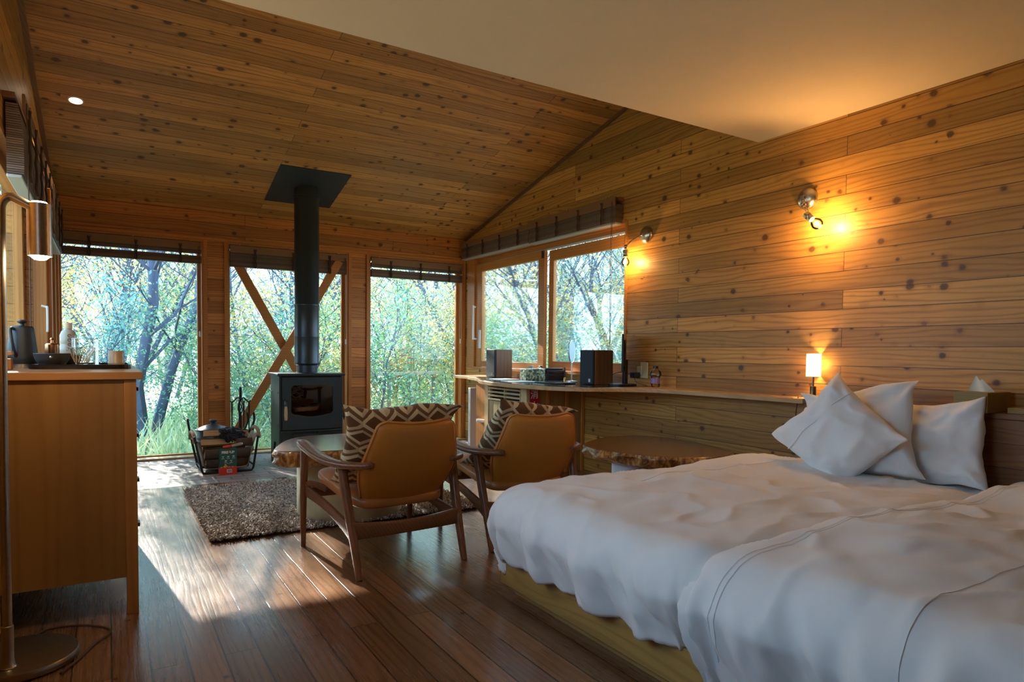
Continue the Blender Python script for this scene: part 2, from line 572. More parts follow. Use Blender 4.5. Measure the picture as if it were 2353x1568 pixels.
M['bulb'] = emit('bulb_glow', (1.0, 0.72, 0.36, 1), 26.0, 0.5)
M['downl'] = emit('downlight_lens', (1.0, 0.86, 0.62, 1), 6.0)
M['lampend'] = emit('lamp_lens', (1.0, 0.80, 0.50, 1), 30.0)
M['red'] = plain('red_card', (0.62, 0.030, 0.016, 1), 0.4)
M['green'] = plain('dark_green_card', (0.012, 0.085, 0.065, 1), 0.35)
M['orange'] = plain('orange_print', (0.85, 0.24, 0.02, 1), 0.4)
M['ink'] = plain('pale_print', (0.66, 0.66, 0.58, 1), 0.5)
M['signred'] = plain('sign_red', (0.42, 0.008, 0.016, 1), 0.35)
M['signwhite'] = plain('sign_white', (0.80, 0.78, 0.76, 1), 0.4)
M['paper'] = plain('paper_white', (0.70, 0.72, 0.70, 1), 0.6)
M['tissue'] = plain('tissue_cream', (0.80, 0.74, 0.56, 1), 0.8)
M['box_wood'] = wood('tissue_box_wood', (0.30, 0.20, 0.055, 1), (0.19, 0.12, 0.03, 1), 'Y', 'Z', freq=160, warp=2, rough=0.5, bumpk=0.05)
M['spk_wood'] = wood('speaker_veneer', (0.23, 0.105, 0.042, 1), (0.12, 0.05, 0.02, 1), 'Z', 'Y', freq=110, warp=3, rough=0.4, bumpk=0.04)
M['mirror'] = plain('mirror_silver', (0.75, 0.78, 0.76, 1), 0.03, 1.0)
M['bluesteel'] = plain('pale_grey_metal', (0.50, 0.53, 0.54, 1), 0.45, 0.3)
M['rope'] = plain('brown_cord', (0.10, 0.05, 0.025, 1), 0.8)
M['stone'] = plain('drum_plaster', (0.50, 0.46, 0.30, 1), 0.85, nscale=16, namp=0.28, bump=0.15)


def mat_shade():
    t = NT('lamp_shade_paper')
    d = t.n('BsdfTranslucent', {'Color': (0.9, 0.78, 0.52, 1)})
    e = t.n('Emission', {'Color': (1.0, 0.80, 0.44, 1), 'Strength': 0.42})
    a = t.n('AddShader', {0: d.outputs[0], 1: e.outputs[0]})
    t.t.links.new(a.outputs[0], t.out.inputs[0])
    return t.m


M['shade'] = mat_shade()


def mat_brick():
    t = NT('hearth_pavers')
    s = t.sep(t.obj())
    br = t.n('TexBrick', {'Vector': t.xyz(s[0], t.math('ADD', s[1], 0.03), 0.0), 'Color1': (0.27, 0.23, 0.225, 1), 'Color2': (0.20, 0.185, 0.19, 1),
             'Mortar': (0.055, 0.058, 0.05, 1), 'Scale': 1.0, 'Mortar Size': 0.008, 'Mortar Smooth': 0.3, 'Brick Width': 0.212, 'Row Height': 0.108})
    f, _ = t.noise(t.obj(), 120, 4, 0.7)
    c = t.mix(0.35, br.outputs['Color'], t.mix(f, (0.10, 0.09, 0.09, 1), (0.46, 0.41, 0.39, 1)))
    h = t.math('MULTIPLY_ADD', br.outputs['Fac'], -1.0, t.math('MULTIPLY', f, 0.25))
    return t.pbr(c, 0.55, 0.0, t.bump(h, 0.7, 0.006), 0.45)


M['brick'] = mat_brick()


def mat_slats(u, v, pitch, c1, c2):
    """thin wooden blind slats: fine horizontal lines"""
    t = NT('blind_slats_' + u)
    s = t.sep(t.obj())
    ax = {'X': s[0], 'Y': s[1], 'Z': s[2]}
    V = ax[v]
    q = t.math('DIVIDE', V, pitch)
    fr = t.math('FRACT', q)
    idn = t.math('FLOOR', q)
    wn = t.n('TexWhiteNoise', {'W': idn}, noise_dimensions='1D').outputs[0]
    c = t.mix(wn, c1, c2)
    g = t.math('LESS_THAN', fr, 0.22)
    c = t.mix(t.math('MULTIPLY', g, 0.75), c, (0.01, 0.006, 0.004, 1))
    return t.pbr(c, 0.5, 0.0, t.bump(t.math('MULTIPLY', g, -1.0), 0.5, 0.004), 0.4)


M['slat_x'] = mat_slats('X', 'Z', 0.0105, (0.13, 0.075, 0.048, 1), (0.24, 0.145, 0.095, 1))
M['slat_y'] = mat_slats('Y', 'Z', 0.0105, (0.13, 0.085, 0.062, 1), (0.24, 0.165, 0.125, 1))
M['valance'] = plain('blind_valance', (0.22, 0.105, 0.042, 1), 0.5)
M['tape'] = plain('blind_ladder_tape', (0.055, 0.03, 0.018, 1), 0.85)


def mat_cushion():
    t = NT('chevron_cushion_fabric')
    s = t.sep(t.obj())
    per = 0.112
    fx = t.math('FRACT', t.math('DIVIDE', s[0], per))
    zig = t.math('SUBTRACT', t.math('ABSOLUTE', t.math('SUBTRACT', fx, 0.5)), 0.25)
    side = t.math('GREATER_THAN', fx, 0.5)
    br, cr, dk = srgb(104, 72, 44), srgb(222, 204, 160), srgb(150, 120, 84)
    P2 = 0.138
    ya = t.math('FRACT', t.math('DIVIDE', t.math('MULTIPLY_ADD', zig, 0.068, s[1]), P2))
    yb = t.math('FRACT', t.math('DIVIDE', t.math('MULTIPLY_ADD', zig, -0.068, t.math('ADD', s[1], P2 / 2)), P2))
    st = [(0.0, (0, 0, 0, 1)), (0.32, (1, 1, 1, 1)), (0.44, (.1, .1, .1, 1)), (0.53, (.8, .8, .8, 1)), (0.66, (0, 0, 0, 1))]
    st2 = [(0.0, (0, 0, 0, 1)), (0.32, (.8, .8, .8, 1)), (0.42, (.1, .1, .1, 1)), (0.54, (1, 1, 1, 1)), (0.66, (0, 0, 0, 1))]
    ka = t.mix(side, t.ramp(ya, st, 'CONSTANT'), t.ramp(ya, st2, 'CONSTANT'))
    kb = t.mix(side, t.ramp(yb, st2, 'CONSTANT'), t.ramp(yb, st, 'CONSTANT'))
    k = t.mix(1.0, ka, kb, 'LIGHTEN')
    c = t.ramp(k, [(0.0, br), (0.5, dk), (1.0, cr)])
    f, _ = t.noise(t.obj(), 500, 2)
    c = t.mix(t.math('MULTIPLY', f, 0.25), c, t.mix(0.6, c, (0.1, 0.07, 0.05, 1)))
    return t.pbr(c, 0.9, 0.0, t.bump(f, 0.15, 0.003), 0.2, 0.0, Sheen_Weight=0.15)


M['chevron'] = mat_cushion()


def mat_bark_edge():
    t = NT('live_edge')
    o = t.obj()
    s = t.sep(o)
    f, _ = t.noise(t.xyz(t.math('MULTIPLY', s[0], 26.0), t.math('MULTIPLY', s[1], 26.0), t.math('MULTIPLY', s[2], 9.0)), 1.0, 5.0, 0.65, 0.6)
    c = t.ramp(f, [(0.25, (0.02, 0.009, 0.005, 1)), (0.43, (0.16, 0.055, 0.016, 1)), (0.55, (0.46, 0.22, 0.05, 1)), (0.68, (0.72, 0.50, 0.20, 1))])
    return t.pbr(c, 0.28, 0.0, t.bump(f, 0.8, 0.012), 0.5, 0.4)


M['edge'] = mat_bark_edge()
# ------------------------------------------------------------------ the room
XL, XR, YB, YR = -0.40, 3.64, 7.03, -2.6


def roof_z(y): return 2.381 + 0.24 * (YB - y)


def yz_prism(mb, pts, x0, x1):
    k = len(pts)
    vs = [(x0, y, z) for y, z in pts] + [(x1, y, z) for y, z in pts]
    mb.add(vs, [tuple(range(k)), tuple(range(k, 2 * k))[::-1]] + [(i, i + k, (i + 1) % k + k, (i + 1) % k) for i in range(k)])
    return mb


def struct(name, mb, mat, label=None, **kw):
    return tag(mb.build(name, mat, None, **kw), label, None, None, 'structure')


struct('floor', MB().box(XL - 0.15, YR - 0.15, -0.2, XR + 0.15, 5.59, 0.0), M['floor'], 'long worn wooden floor boards running towards the windows', smooth=0)
struct('hearth_floor', MB().box(XL - 0.15, 5.59, -0.2, XR + 0.15, YB + 0.20, 0.0), M['brick'], 'grey brick paved hearth strip under the wood stove', smooth=0)

# right wall with the window opening
RW_Y0, RW_Y1, RW_Z0, RW_Z1 = 4.17, 6.93, 0.86, 2.135
mb = MB()
yz_prism(mb, [(YR, 0), (RW_Y0, 0), (RW_Y0, roof_z(RW_Y0) + .05), (YR, roof_z(YR) + .05)], XR, XR + 0.15)
yz_prism(mb, [(RW_Y0, 0), (RW_Y1, 0), (RW_Y1, RW_Z0), (RW_Y0, RW_Z0)], XR, XR + 0.15)
yz_prism(mb, [(RW_Y0, RW_Z1), (RW_Y1, RW_Z1), (RW_Y1, roof_z(RW_Y1) + .05), (RW_Y0, roof_z(RW_Y0) + .05)], XR, XR + 0.15)
yz_prism(mb, [(RW_Y1, 0), (YB + 0.15, 0), (YB + 0.15, roof_z(YB + 0.15) + .05), (RW_Y1, roof_z(RW_Y1) + .05)], XR, XR + 0.15)
struct('wall_right', mb, M['wall_r'], 'long right wall of knotty horizontal cedar boards', smooth=0)

# left wall with the glazed opening
LW_Y0, LW_Y1, LW_Z0, LW_Z1 = 2.96, 5.20, 0.975, 2.06
NW_Y0, NW_Y1, NW_Z0, NW_Z1 = 0.95, 1.90, 0.90, 2.08      # added out-of-view opening, lets bluish daylight onto the bed feet
mb = MB()
yz_prism(mb, [(YR, 0), (NW_Y0, 0), (NW_Y0, roof_z(NW_Y0) + .05), (YR, roof_z(YR) + .05)], XL - 0.15, XL)
yz_prism(mb, [(NW_Y0, NW_Z1), (NW_Y1, NW_Z1), (NW_Y1, roof_z(NW_Y1) + .05), (NW_Y0, roof_z(NW_Y0) + .05)], XL - 0.15, XL)
yz_prism(mb, [(NW_Y0, 0), (NW_Y1, 0), (NW_Y1, NW_Z0), (NW_Y0, NW_Z0)], XL - 0.15, XL)
yz_prism(mb, [(NW_Y1, 0), (LW_Y0, 0), (LW_Y0, roof_z(LW_Y0) + .05), (NW_Y1, roof_z(NW_Y1) + .05)], XL - 0.15, XL)
yz_prism(mb, [(LW_Y0, 0), (LW_Y1, 0), (LW_Y1, LW_Z0), (LW_Y0, LW_Z0)], XL - 0.15, XL)
yz_prism(mb, [(LW_Y0, LW_Z1), (LW_Y1, LW_Z1), (LW_Y1, roof_z(LW_Y1) + .05), (LW_Y0, roof_z(LW_Y0) + .05)], XL - 0.15, XL)
yz_prism(mb, [(LW_Y1, 0), (YB + 0.15, 0), (YB + 0.15, roof_z(YB + 0.15) + .05), (LW_Y1, roof_z(LW_Y1) + .05)], XL - 0.15, XL)
struct('wall_left', mb, M['wall_r'], 'left wall of cedar boards around the window', smooth=0)

# wall behind the camera
mb = MB()
mb.box(XL - .15, YR - .15, 0, XR + .15, YR, roof_z(YR) + .1)
struct('wall_rear', mb, M['wall_b'], smooth=0)

# back wall: band over the windows and the piers between them
WIN = [(-0.375, 0.800), (1.015, 2.222), (2.452, 3.605)]
WZ = 2.095
mb = MB()
mb.box(XL, YB, WZ, XR, YB + .15, 2.46)
for a, b in ((XL, WIN[0][0]), (WIN[0][1], WIN[1][0]), (WIN[1][1], WIN[2][0]), (WIN[2][1], XR)):
    mb.box(a, YB, 0, b, YB + .15, WZ)
struct('wall_back', mb, M['wall_b'], 'cedar board wall piers and header around the three tall windows', smooth=0)

# sloping board ceiling
mb = MB()
mb.add([(XL - .2, YR - .3, roof_z(YR - .3)), (XR + .2, YR - .3, roof_z(YR - .3)), (XR + .2, YB + .9, roof_z(YB + .9)), (XL - .2, YB + .9, roof_z(YB + .9)),
        (XL - .2, YR - .3, roof_z(YR - .3) + .2), (XR + .2, YR - .3, roof_z(YR - .3) + .2), (XR + .2, YB + .9, roof_z(YB + .9) + .2), (XL - .2, YB + .9, roof_z(YB + .9) + .2)],
       [(0, 3, 2, 1), (4, 5, 6, 7), (0, 1, 5, 4), (1, 2, 6, 5), (2, 3, 7, 6), (3, 0, 4, 7)])
struct('ceiling', mb, M['ceil'], 'sloping ceiling of narrow knotty cedar boards', smooth=0)
# slim corner beads where the ceiling meets the walls
for nm, x0, x1 in (('trim_1', XR - 0.022, XR), ('trim_2', XL, XL + 0.03)):
    mb = MB()
    yz_prism(mb, [(YR, roof_z(YR) - .028), (YB, roof_z(YB) - .028), (YB, roof_z(YB) + .02), (YR, roof_z(YR) + .02)], x0, x1)
    struct(nm, mb, M['walnut_y'], 'slim dark bead where the ceiling meets the wall', smooth=0)

# plastered underside of the loft over the bed
LOFT_Y = 2.903
struct('loft_ceiling', MB().box(XL, YR, 2.433, XR, LOFT_Y, 2.62), M['white_ceiling'], 'flat pale plaster ceiling under the loft above the bed', bevel=0.004)

# sill under the three windows
struct('trim_3', MB().box(XL, YB - 0.055, 0, XR, YB + 0.19, 0.018), M['pale'], 'pale timber sill along the foot of the tall windows', bevel=0.003)


# ------------------------------------------------------------------ back windows
def back_window(k, x0, x1):
    w = thing('window_%d' % k, ['tall leftmost fixed window in the back wall', 'tall middle window behind the stove and cross brace', 'tall window at the right end of the back wall'][k - 1], None, (x0, YB, 0), 0, None, 'structure')
    z0, z1 = 0.018, WZ
    f = MB()   # lining boards of the reveal
    t = 0.018
    f.box(x0, YB - .004, z0, x0 + t, YB + .15, z1)
    f.box(x1 - t, YB - .004, z0, x1, YB + .15, z1)
    f.box(x0 + t, YB - .004, z1 - t, x1 - t, YB + .15, z1)
    f.build('window_reveal', M['fir'], w, bevel=0.002)
    s = MB()   # glazing frame
    q = 0.03
    ya, yb = YB + .085, YB + .125
    s.box(x0 + t, ya, z0, x0 + t + q * .5, yb, z1 - t)
    s.box(x1 - t - q, ya, z0, x1 - t, yb, z1 - t)
    s.box(x0 + t, ya, z1 - t - q, x1 - t, yb, z1 - t)
    s.box(x0 + t, ya, z0, x1 - t, yb, z0 + 0.012)
    s.build('window_frame', M['fir'], w, bevel=0.002)
    c = MB()   # casing on the wall face
    cw = 0.032
    c.box(x0 - cw if k > 1 else x0 - .024, YB - .014, z0, x0 + .002, YB, z1 + .001)
    c.box(x1 - .002, YB - .014, z0, x1 + (cw if k < 3 else .03), YB, z1 + .001)
    c.box(x0 - .024, YB - .016, z1, x1 + .034 if k == 3 else WIN[k][0] - .024, YB, z1 + .030)
    c.build('window_casing', M['fir_x'], w, bevel=0.002)
    MB().box(x0 + t, YB + .100, z0, x1 - t, YB + .106, z1 - t).build('window_pane', M['glass'], w, smooth=0)


for k in range(3): back_window(k + 1, *WIN[k])

# ------------------------------------------------------------------ right window: two sliding sashes
w4 = thing('window_4', 'wide two-sash sliding window in the right wall above the desk', None, (XR, RW_Y0, RW_Z0), 0, None, 'structure')
y0, y1, z0, z1 = RW_Y0, RW_Y1, RW_Z0, RW_Z1
f = MB()
t = 0.028
f.box(XR - .012, y0 - .012, z0, XR + .14, y0 + .012, z1)
f.box(XR - .012, y1 - .14, z0, XR + .14, y1 + .03, z1)
f.box(XR - .012, y0 + .012, z1 - .02, XR + .14, y1 - .14, z1 + .015)
f.box(XR - .02, y0 + .012, z0 - .01, XR + .14, y1 - .14, z0 + .02)
f.box(XR + .045, y0 + .012, z1 - .075, XR + .055, y1 - .14, z1 - .02)
f.build('window_frame', M['fir_y'], w4, bevel=0.002)
MB().box(XR + .03, y0 + .02, z1 - .083, XR + .075, y1 - .14, z1 - .074).build('track_rail', M['bluesteel'], w4)


def sash(xa, xb, ya, yb, za, zb, sl, sr, st, sb, mat):
    s = MB()
    s.box(xa, ya, za, xb, ya + sr, zb)
    s.box(xa, yb - sl, za, xb, yb, zb)
    s.box(xa, ya + sr, zb - st, xb, yb - sl, zb)
    s.box(xa, ya + sr, za, xb, yb - sl, za + sb)
    o = s.build('sash', mat, w4, bevel=0.003)
    xm = (xa + xb) / 2
    MB().box(xm - .003, ya + sr, za + sb, xm + .003, yb - sl, zb - st).build('window_pane', M['glass'], o, smooth=0)
    return o


sash(XR + .010, XR + .048, 5.385, 6.785, z0 + .02, z1 - .085, .135, .105, .085, .065, M['fir_y'])
sash(XR + .060, XR + .098, y0 + .012, 5.375, z0 + .02, z1 - .09, .075, .022, .10, .085, M['fir_y'])
MB().box(XR - .004, 5.39, z1 - .165, XR + .012, 5.42, z1 - .09).box(XR - .008, 5.40, z0 + .02, XR + .012, 5.44, z0 + .055).build('sash_stop', M['blackp'], w4, bevel=0.003)
hd = MB()
hd.tube(catmull([(XR - .002, 6.735, 1.20), (XR - .045, 6.735, 1.20), (XR - .05, 6.735, 1.22), (XR - .05, 6.735, 1.55), (XR - .045, 6.735, 1.565), (XR - .02, 6.735, 1.565)], 5), 0.011, 10)
hd.box(XR - .004, 6.66, 1.09, XR + .012, 6.70, 1.30)
hd.build('window_handle', M['white'], w4, bevel=0.002)

# ------------------------------------------------------------------ left window above the sideboard
d5 = thing('window_5', 'glazed window in the left wall above the sideboard', None, (XL, LW_Y0, 0), 0, None, 'structure')
f = MB()
f.box(XL - .14, LW_Y0, LW_Z0, XL + .004, LW_Y0 + .03, LW_Z1)
f.box(XL - .14, LW_Y0 + .03, LW_Z1 - .03, XL + .004, LW_Y1, LW_Z1)
f.build('window_frame', M['fir'], d5, bevel=0.002)
s = MB()
s.box(XL - .09, LW_Y1 - .09, LW_Z0, XL - .04, LW_Y1 - .002, LW_Z1 - .03)
s.box(XL - .09, LW_Y0 + .03, LW_Z0, XL - .04, LW_Y0 + .11, LW_Z1 - .03)
s.box(XL - .09, LW_Y0 + .11, LW_Z1 - .11, XL - .04, LW_Y1 - .09, LW_Z1 - .03)
s.box(XL - .09, LW_Y0 + .11, LW_Z0, XL - .04, LW_Y1 - .09, LW_Z0 + .06)
s.build('sash', M['fir'], d5, bevel=0.003)
MB().box(XL - .068, LW_Y0 + .11, LW_Z0 + .06, XL - .062, LW_Y1 - .09, LW_Z1 - .11).build('window_pane', M['glass'], d5, smooth=0)
p = MB()
p.box(XL, LW_Y1 - .01, 0, XL + .072, LW_Y1 + .07, LW_Z1 + .02)
p.box(XL, LW_Y1 + .07, 0, XL + .095, LW_Y1 + .15, LW_Z1 + .02)
p.box(XL, 6.93, 0, XL + .025, 7.014, LW_Z1 + .02)
p.build('window_post', M['fir'], d5, bevel=0.003)
hd = MB()
hd.tube(catmull([(XL + .075, LW_Y1 - .012, 1.155), (XL + .075, LW_Y1 - .05, 1.15), (XL + .077, LW_Y1 - .055, 1.17), (XL + .077, LW_Y1 - .055, 1.295), (XL + .07, LW_Y1 - .05, 1.305), (XL + .045, LW_Y1 - .05, 1.312)], 5), 0.007, 8)
hd.build('window_handle', M['white'], d5)

w6 = thing('window_6', 'added out-of-view window in the left wall, throwing daylight on the beds', None, (XL, NW_Y0, NW_Z0), 0, None, 'structure')  # unseen window, added as blue fill light for the beds
f = MB()
for ya, yb in ((NW_Y0, NW_Y0 + .04), (NW_Y1 - .04, NW_Y1)): f.box(XL - .13, ya, NW_Z0, XL + .004, yb, NW_Z1)
f.box(XL - .13, NW_Y0, NW_Z1 - .04, XL + .004, NW_Y1, NW_Z1).box(XL - .13, NW_Y0, NW_Z0, XL + .004, NW_Y1, NW_Z0 + .04)
f.build('window_frame', M['fir'], w6)
MB().box(XL - .08, NW_Y0 + .04, NW_Z0 + .04, XL - .075, NW_Y1 - .04, NW_Z1 - .04).build('window_pane', M['glass'], w6, smooth=0)

# ------------------------------------------------------------------ crossed timber brace in the middle window
for (a, b, nm, lb) in (((1.06, 7.052, 1.985), (2.08, 7.052, 0.10), 'cross_brace', 'diagonal timber brace falling to the right behind the flue'),
                       ((1.035, 7.020, 0.135), (2.12, 7.020, 2.0), 'cross_brace', 'diagonal timber brace rising to the right behind the stove')):
    mb = MB().beam(a, b, 0.085, 0.032, (0, 1, 0))
    struct(nm, mb, M['fir_x'], lb, bevel=0.003)


# ------------------------------------------------------------------ slatted blinds, rolled up
def blind(loc, L, axis, z_top, z_bot, depth, label, group, gaps=True, valance=0.075, hooks=False, rows=3, cord=None, mat=None):
    """axis 'x': hangs on the back wall facing -Y; 'y': right wall facing -X; 'l': left wall facing +X"""
    r = thing('slatted_blind', label, 'blind', loc, 0, group)
    def P(a, d, z):      # a along, d out of the wall
        if axis == 'x': return (loc[0] + a, loc[1] - d, z)
        if axis == 'y': return (loc[0] - d, loc[1] + a, z)
        return (loc[0] + d, loc[1] + a, z)
    def bx(mb, a0, d0, z0, a1, d1, z1):
        p, q = P(a0, d0, z0), P(a1, d1, z1)
        return mb.box(min(p[0], q[0]), min(p[1], q[1]), z0, max(p[0], q[0]), max(p[1], q[1]), z1)
    sm = M['slat_x'] if axis == 'x' else M['slat_y']
    bx(MB(), 0, 0, z_top - .028, L, depth * .55, z_top).build('head_rail', M['valance'], r, bevel=0.002)
    bx(MB(), 0, depth * .86, z_top - valance, L, depth, z_top - .002).build('valance', M['valance'], r, bevel=0.002)
    sl = MB()
    zt = z_top - valance - .004
    gz = zt - 0.045
    # slats hang as a wavy stack behind and below the valance
    n = int((zt + .03 - z_bot) / 0.0105)
    rr = random.Random(int(abs(loc[0] * 100 + loc[1] * 77)))
    for i in range(n):
        z = z_bot + 0.0105 * i
        if gaps and abs(z - gz) < 0.009: continue
        b = depth * (.90 + .10 * math.sin(3.1 * i / n)) - 0.02 * (i / n)
        bx(sl, 0.002 + rr.random() * .003, depth * .12, z, L - .002 - rr.random() * .003, b, z + 0.0088)
    sl.build('slat_stack', sm, r, smooth=0)
    for i in range(rows):
        tp = MB()
        a = L * (i + .5) / rows if rows != 3 else L * (.20, .52, .84)[i]
        for s in (-.006, .006):
            pts = []
            for j in range(9):
                z = lerp(z_top - .03, z_bot - .004, j / 8)
                pts.append(P(a + s + .004 * math.sin(j * 1.9 + s * 300), depth * 1.03 + .003 * math.cos(j * 2.3), z))
            tp.tube(pts, 0.0062, 6)
        tp.build('ladder_tape', M['tape'], r)
    if hooks:
        bx(MB(), 0.01, depth * .1, z_bot - .016, L - .01, depth * .8, z_bot - .001).build('bottom_rail', M['bluesteel'], r, bevel=0.003)
    for i in range(3):
        p = P(L * (.08, .5, .92)[i], depth * .97, z_top + .004)
        MB().box(p[0] - .006, p[1] - .006, z_top, p[0] + .006, p[1] + .006, z_top + .008).build('bracket', M['steel'], r)
    if cord:
        a, zc, tass = cord
        cm = MB()
        for s in (-.006, .006):
            cm.tube([P(a + s, depth * .9 + .012, z_top - .04), P(a + s * 1.3, depth * .9 + .014, (z_top + zc) / 2), P(a + s * .6, depth * .9 + .012, zc + .02), P(a, depth * .9 + .012, zc)], 0.0022, 6)
        cc = cm.build('pull_cord', M['rope'], r)
        if tass:
            p = P(a, depth * .9 + .012, zc)
            MB().lathe([(.003, .0), (.007, -.01), (.008, -.05), (.005, -.055)], p, 10).build('cord_weight', M['white'], cc)
    return r


gb = 'rolled blinds over the back windows'
blind((WIN[0][0] + .02, YB + .045, 0), 1.135, 'x', 2.072, 1.868, .075, 'rolled slatted blind over the leftmost back window, behind the tea tray', gb, cord=(1.115, 1.22, True))
blind((WIN[1][0] + .02, YB + .045, 0), 1.165, 'x', 2.072, 1.862, .075, 'rolled slatted blind over the middle back window, crossed by the flue', gb, gaps=False, cord=(1.145, 1.17, True))
blind((WIN[2][0] + .02, YB + .045, 0), 1.115, 'x', 2.072, 1.862, .075, 'rolled slatted blind over the back window nearest the desk corner', gb, cord=(1.085, 1.20, True))
gr = 'rolled blinds over the right window'
blind((XR, 5.535, 0), 1.465, 'y', 2.315, 2.135, .095, 'rolled slatted blind at the corner end of the right window', gr, gaps=False, hooks=True, rows=4, valance=.06)
blind((XR, 4.215, 0), 1.31, 'y', 2.330, 2.125, .100, 'rolled slatted blind over the right window, beside the small wall lamp', gr, gaps=False, hooks=True, rows=4, cord=(.03, 1.12, False))
blind((XL, 3.88, 0), 3.05, 'l', 2.235, 1.86, .085, 'large rolled slatted blind over the left window', None, gaps=False, hooks=True, rows=9, cord=(.03, 1.08, False))
# ------------------------------------------------------------------ wood stove with its flue
st = thing('wood_stove', 'black iron wood stove with tall flue rising to a square ceiling plate', 'stove', (1.60, 6.30, 0))
SX0, SX1, SY0, SY1 = 1.310, 1.885, 6.140, 6.50
b = MB()
b.box(SX0 + .02, SY0 + .01, .285, SX1 - .02, SY1, .812)
b.build('stove_body', M['black'], st, bevel=.004)
for sx, sgn in ((SX0, 1), (SX1, -1)):
    p = MB()
    pts = [(SY0, 0), (SY0 + .07, 0), (SY0 + .09, .06), (SY0 + .15, .20), (SY1 - .14, .20), (SY1 - .09, .06), (SY1 - .07, 0), (SY1, 0), (SY1, .812), (SY0, .812)]
    yz_prism(p, pts, min(sx, sx + .02 * sgn), max(sx, sx + .02 * sgn))
    for (yy, zz) in ((SY0 + .05, .66), (SY0 + .05, .36), (SY1 - .05, .66), (SY1 - .05, .36)):
        p.cyl((sx - .004 * sgn, yy, zz), (sx, yy, zz), .007, 10)
    p.build('side_panel', M['black'], st, bevel=.002)
b = MB()   # front skirt with its arch
pts = [(SX0 + .02, 0.0), (SX0 + .065, 0.0), (SX0 + .075, .17)] + [(SX0 + .075 + (SX1 - SX0 - .15) * i / 10, .17 + .085 * math.sin(PI * i / 10) ** .6) for i in range(1, 10)] + [(SX1 - .075, .17), (SX1 - .065, 0), (SX1 - .02, 0), (SX1 - .02, .315), (SX0 + .02, .315)]
m = Matrix(((1, 0, 0, 0), (0, 0, 1, SY0), (0, 1, 0, 0), (0, 0, 0, 1)))
b.prism(pts, 0.0, 0.018, m)
b.build('front_skirt', M['black'], st, bevel=.002, weld=True)
b = MB()
b.box(SX0 - .022, SY0 - .03, .812, SX1 + .018, SY1 + .02, .836)
b.build('top_plate', M['black'], st, bevel=.006, seg=3)
b = MB().box(SX0 + .012, SY0 - .038, .304, SX1 - .012, SY0 + .01, .316)
b.build('ash_lip', M['black'], st, bevel=.003)
b = MB()
b.box(1.43, SY0 - .012, .225, 1.66, SY0 + .12, .285)
b.sphere((1.655, SY0 - .02, .297), .011)
b.build('ash_drawer', M['black'], st, bevel=.006)
door = MB()
DX0, DX1, DZ0, DZ1 = SX0 + .022, SX1 - .022, .325, .798
gx0, gx1, gz0, gz1 = 1.410, 1.790, .462, .728


def dglass(t):      # outline of the door glass, rounded with a bowed foot
    pts = []
    r = .035
    for cx, cz, a0 in ((gx1 - r, gz1 - r, 0), (gx0 + r, gz1 - r, 90)):
        for i in range(6):
            a = math.radians(a0 + 90 * i / 5)
            pts.append((cx + r * math.cos(a), cz + r * math.sin(a)))
    for i in range(6):
        a = math.radians(180 + 70 * i / 5)
        pts.append((gx0 + r + .01 + (r + .01) * math.cos(a), gz0 + r + (r) * math.sin(a)))
    for i in range(1, 8):
        u = i / 8
        pts.append((lerp(gx0 + .05, gx1 - .05, u), gz0 - .022 * math.sin(PI * u)))
    for i in range(6):
        a = math.radians(290 + 70 * i / 5)
        pts.append((gx1 - r - .01 + (r + .01) * math.cos(a), gz0 + r + r * math.sin(a)))
    return pts


gp = dglass(0)
# door leaf as a ring around the glass
k = len(gp)
outer = []
cx, cz = (DX0 + DX1) / 2, (DZ0 + DZ1) / 2
for x, z in gp:
    dx, dz = x - cx, z - cz
    s = min((DX1 - cx) / abs(dx) if abs(dx) > 1e-6 else 9e9, (DZ1 - cz) / abs(dz) if abs(dz) > 1e-6 else 9e9)
    outer.append((cx + dx * s, cz + dz * s))
corners = [(DX1, DZ1), (DX0, DZ1), (DX0, DZ0), (DX1, DZ0)]
for cnr in corners:   # snap the nearest outline point to the corner
    i = min(range(k), key=lambda q: (outer[q][0] - cnr[0]) ** 2 + (outer[q][1] - cnr[1]) ** 2)
    outer[i] = cnr
yf, yb = SY0 - .022, SY0 + .012
vs = [(x, yf, z) for x, z in gp] + [(x, yf, z) for x, z in outer] + [(x, yb, z) for x, z in gp] + [(x, yb, z) for x, z in outer]
fs = []
for i in range(k):
    j = (i + 1) % k
    fs += [(i, j, k + j, k + i), (2 * k + i, 3 * k + i, 3 * k + j, 2 * k + j), (k + i, k + j, 3 * k + j, 3 * k + i), (i, 2 * k + i, 2 * k + j, j)]
door.add(vs, fs)
dr = door.build('stove_door', M['black'], st, smooth=30, weld=True)
MB().add([(x, yf + .008, z) for x, z in gp] + [(x, yf + .014, z) for x, z in gp],
         [tuple(range(k)), tuple(range(k, 2 * k))[::-1]] + [(i, i + k, (i + 1) % k + k, (i + 1) % k) for i in range(k)]).build('door_glass', glass('sooty_glass', (0.42, 0.33, 0.25, 1), 1.6, 0.02), dr, smooth=0, weld=True)
mb = MB()      # firebox lining seen through the glass
mb.box(gx0 - .02, SY0 + .16, gz0 - .06, gx1 + .02, SY0 + .17, gz1 + .02)
mb.box(gx0 - .02, SY0 + .012, gz0 - .07, gx1 + .02, SY0 + .16, gz0 - .06)
mb.build('firebrick', plain('soot_brick', (0.16, 0.11, 0.07, 1), .9, nscale=20, namp=.5), st, smooth=0)
mb = MB()
mb.tube([(1.44, SY0 + .075, gz0 + .03), (1.60, SY0 + .07, gz0 + .045), (1.76, SY0 + .075, gz0 + .055)], [.03, .036, .03], 9)
mb.tube([(1.46, SY0 + .06, gz0 + .085), (1.68, SY0 + .08, gz0 + .10)], [.028, .024], 9)
mb.build('charred_log', plain('charred_wood', (0.30, 0.21, 0.13, 1), .9, nscale=30, namp=.6), st)
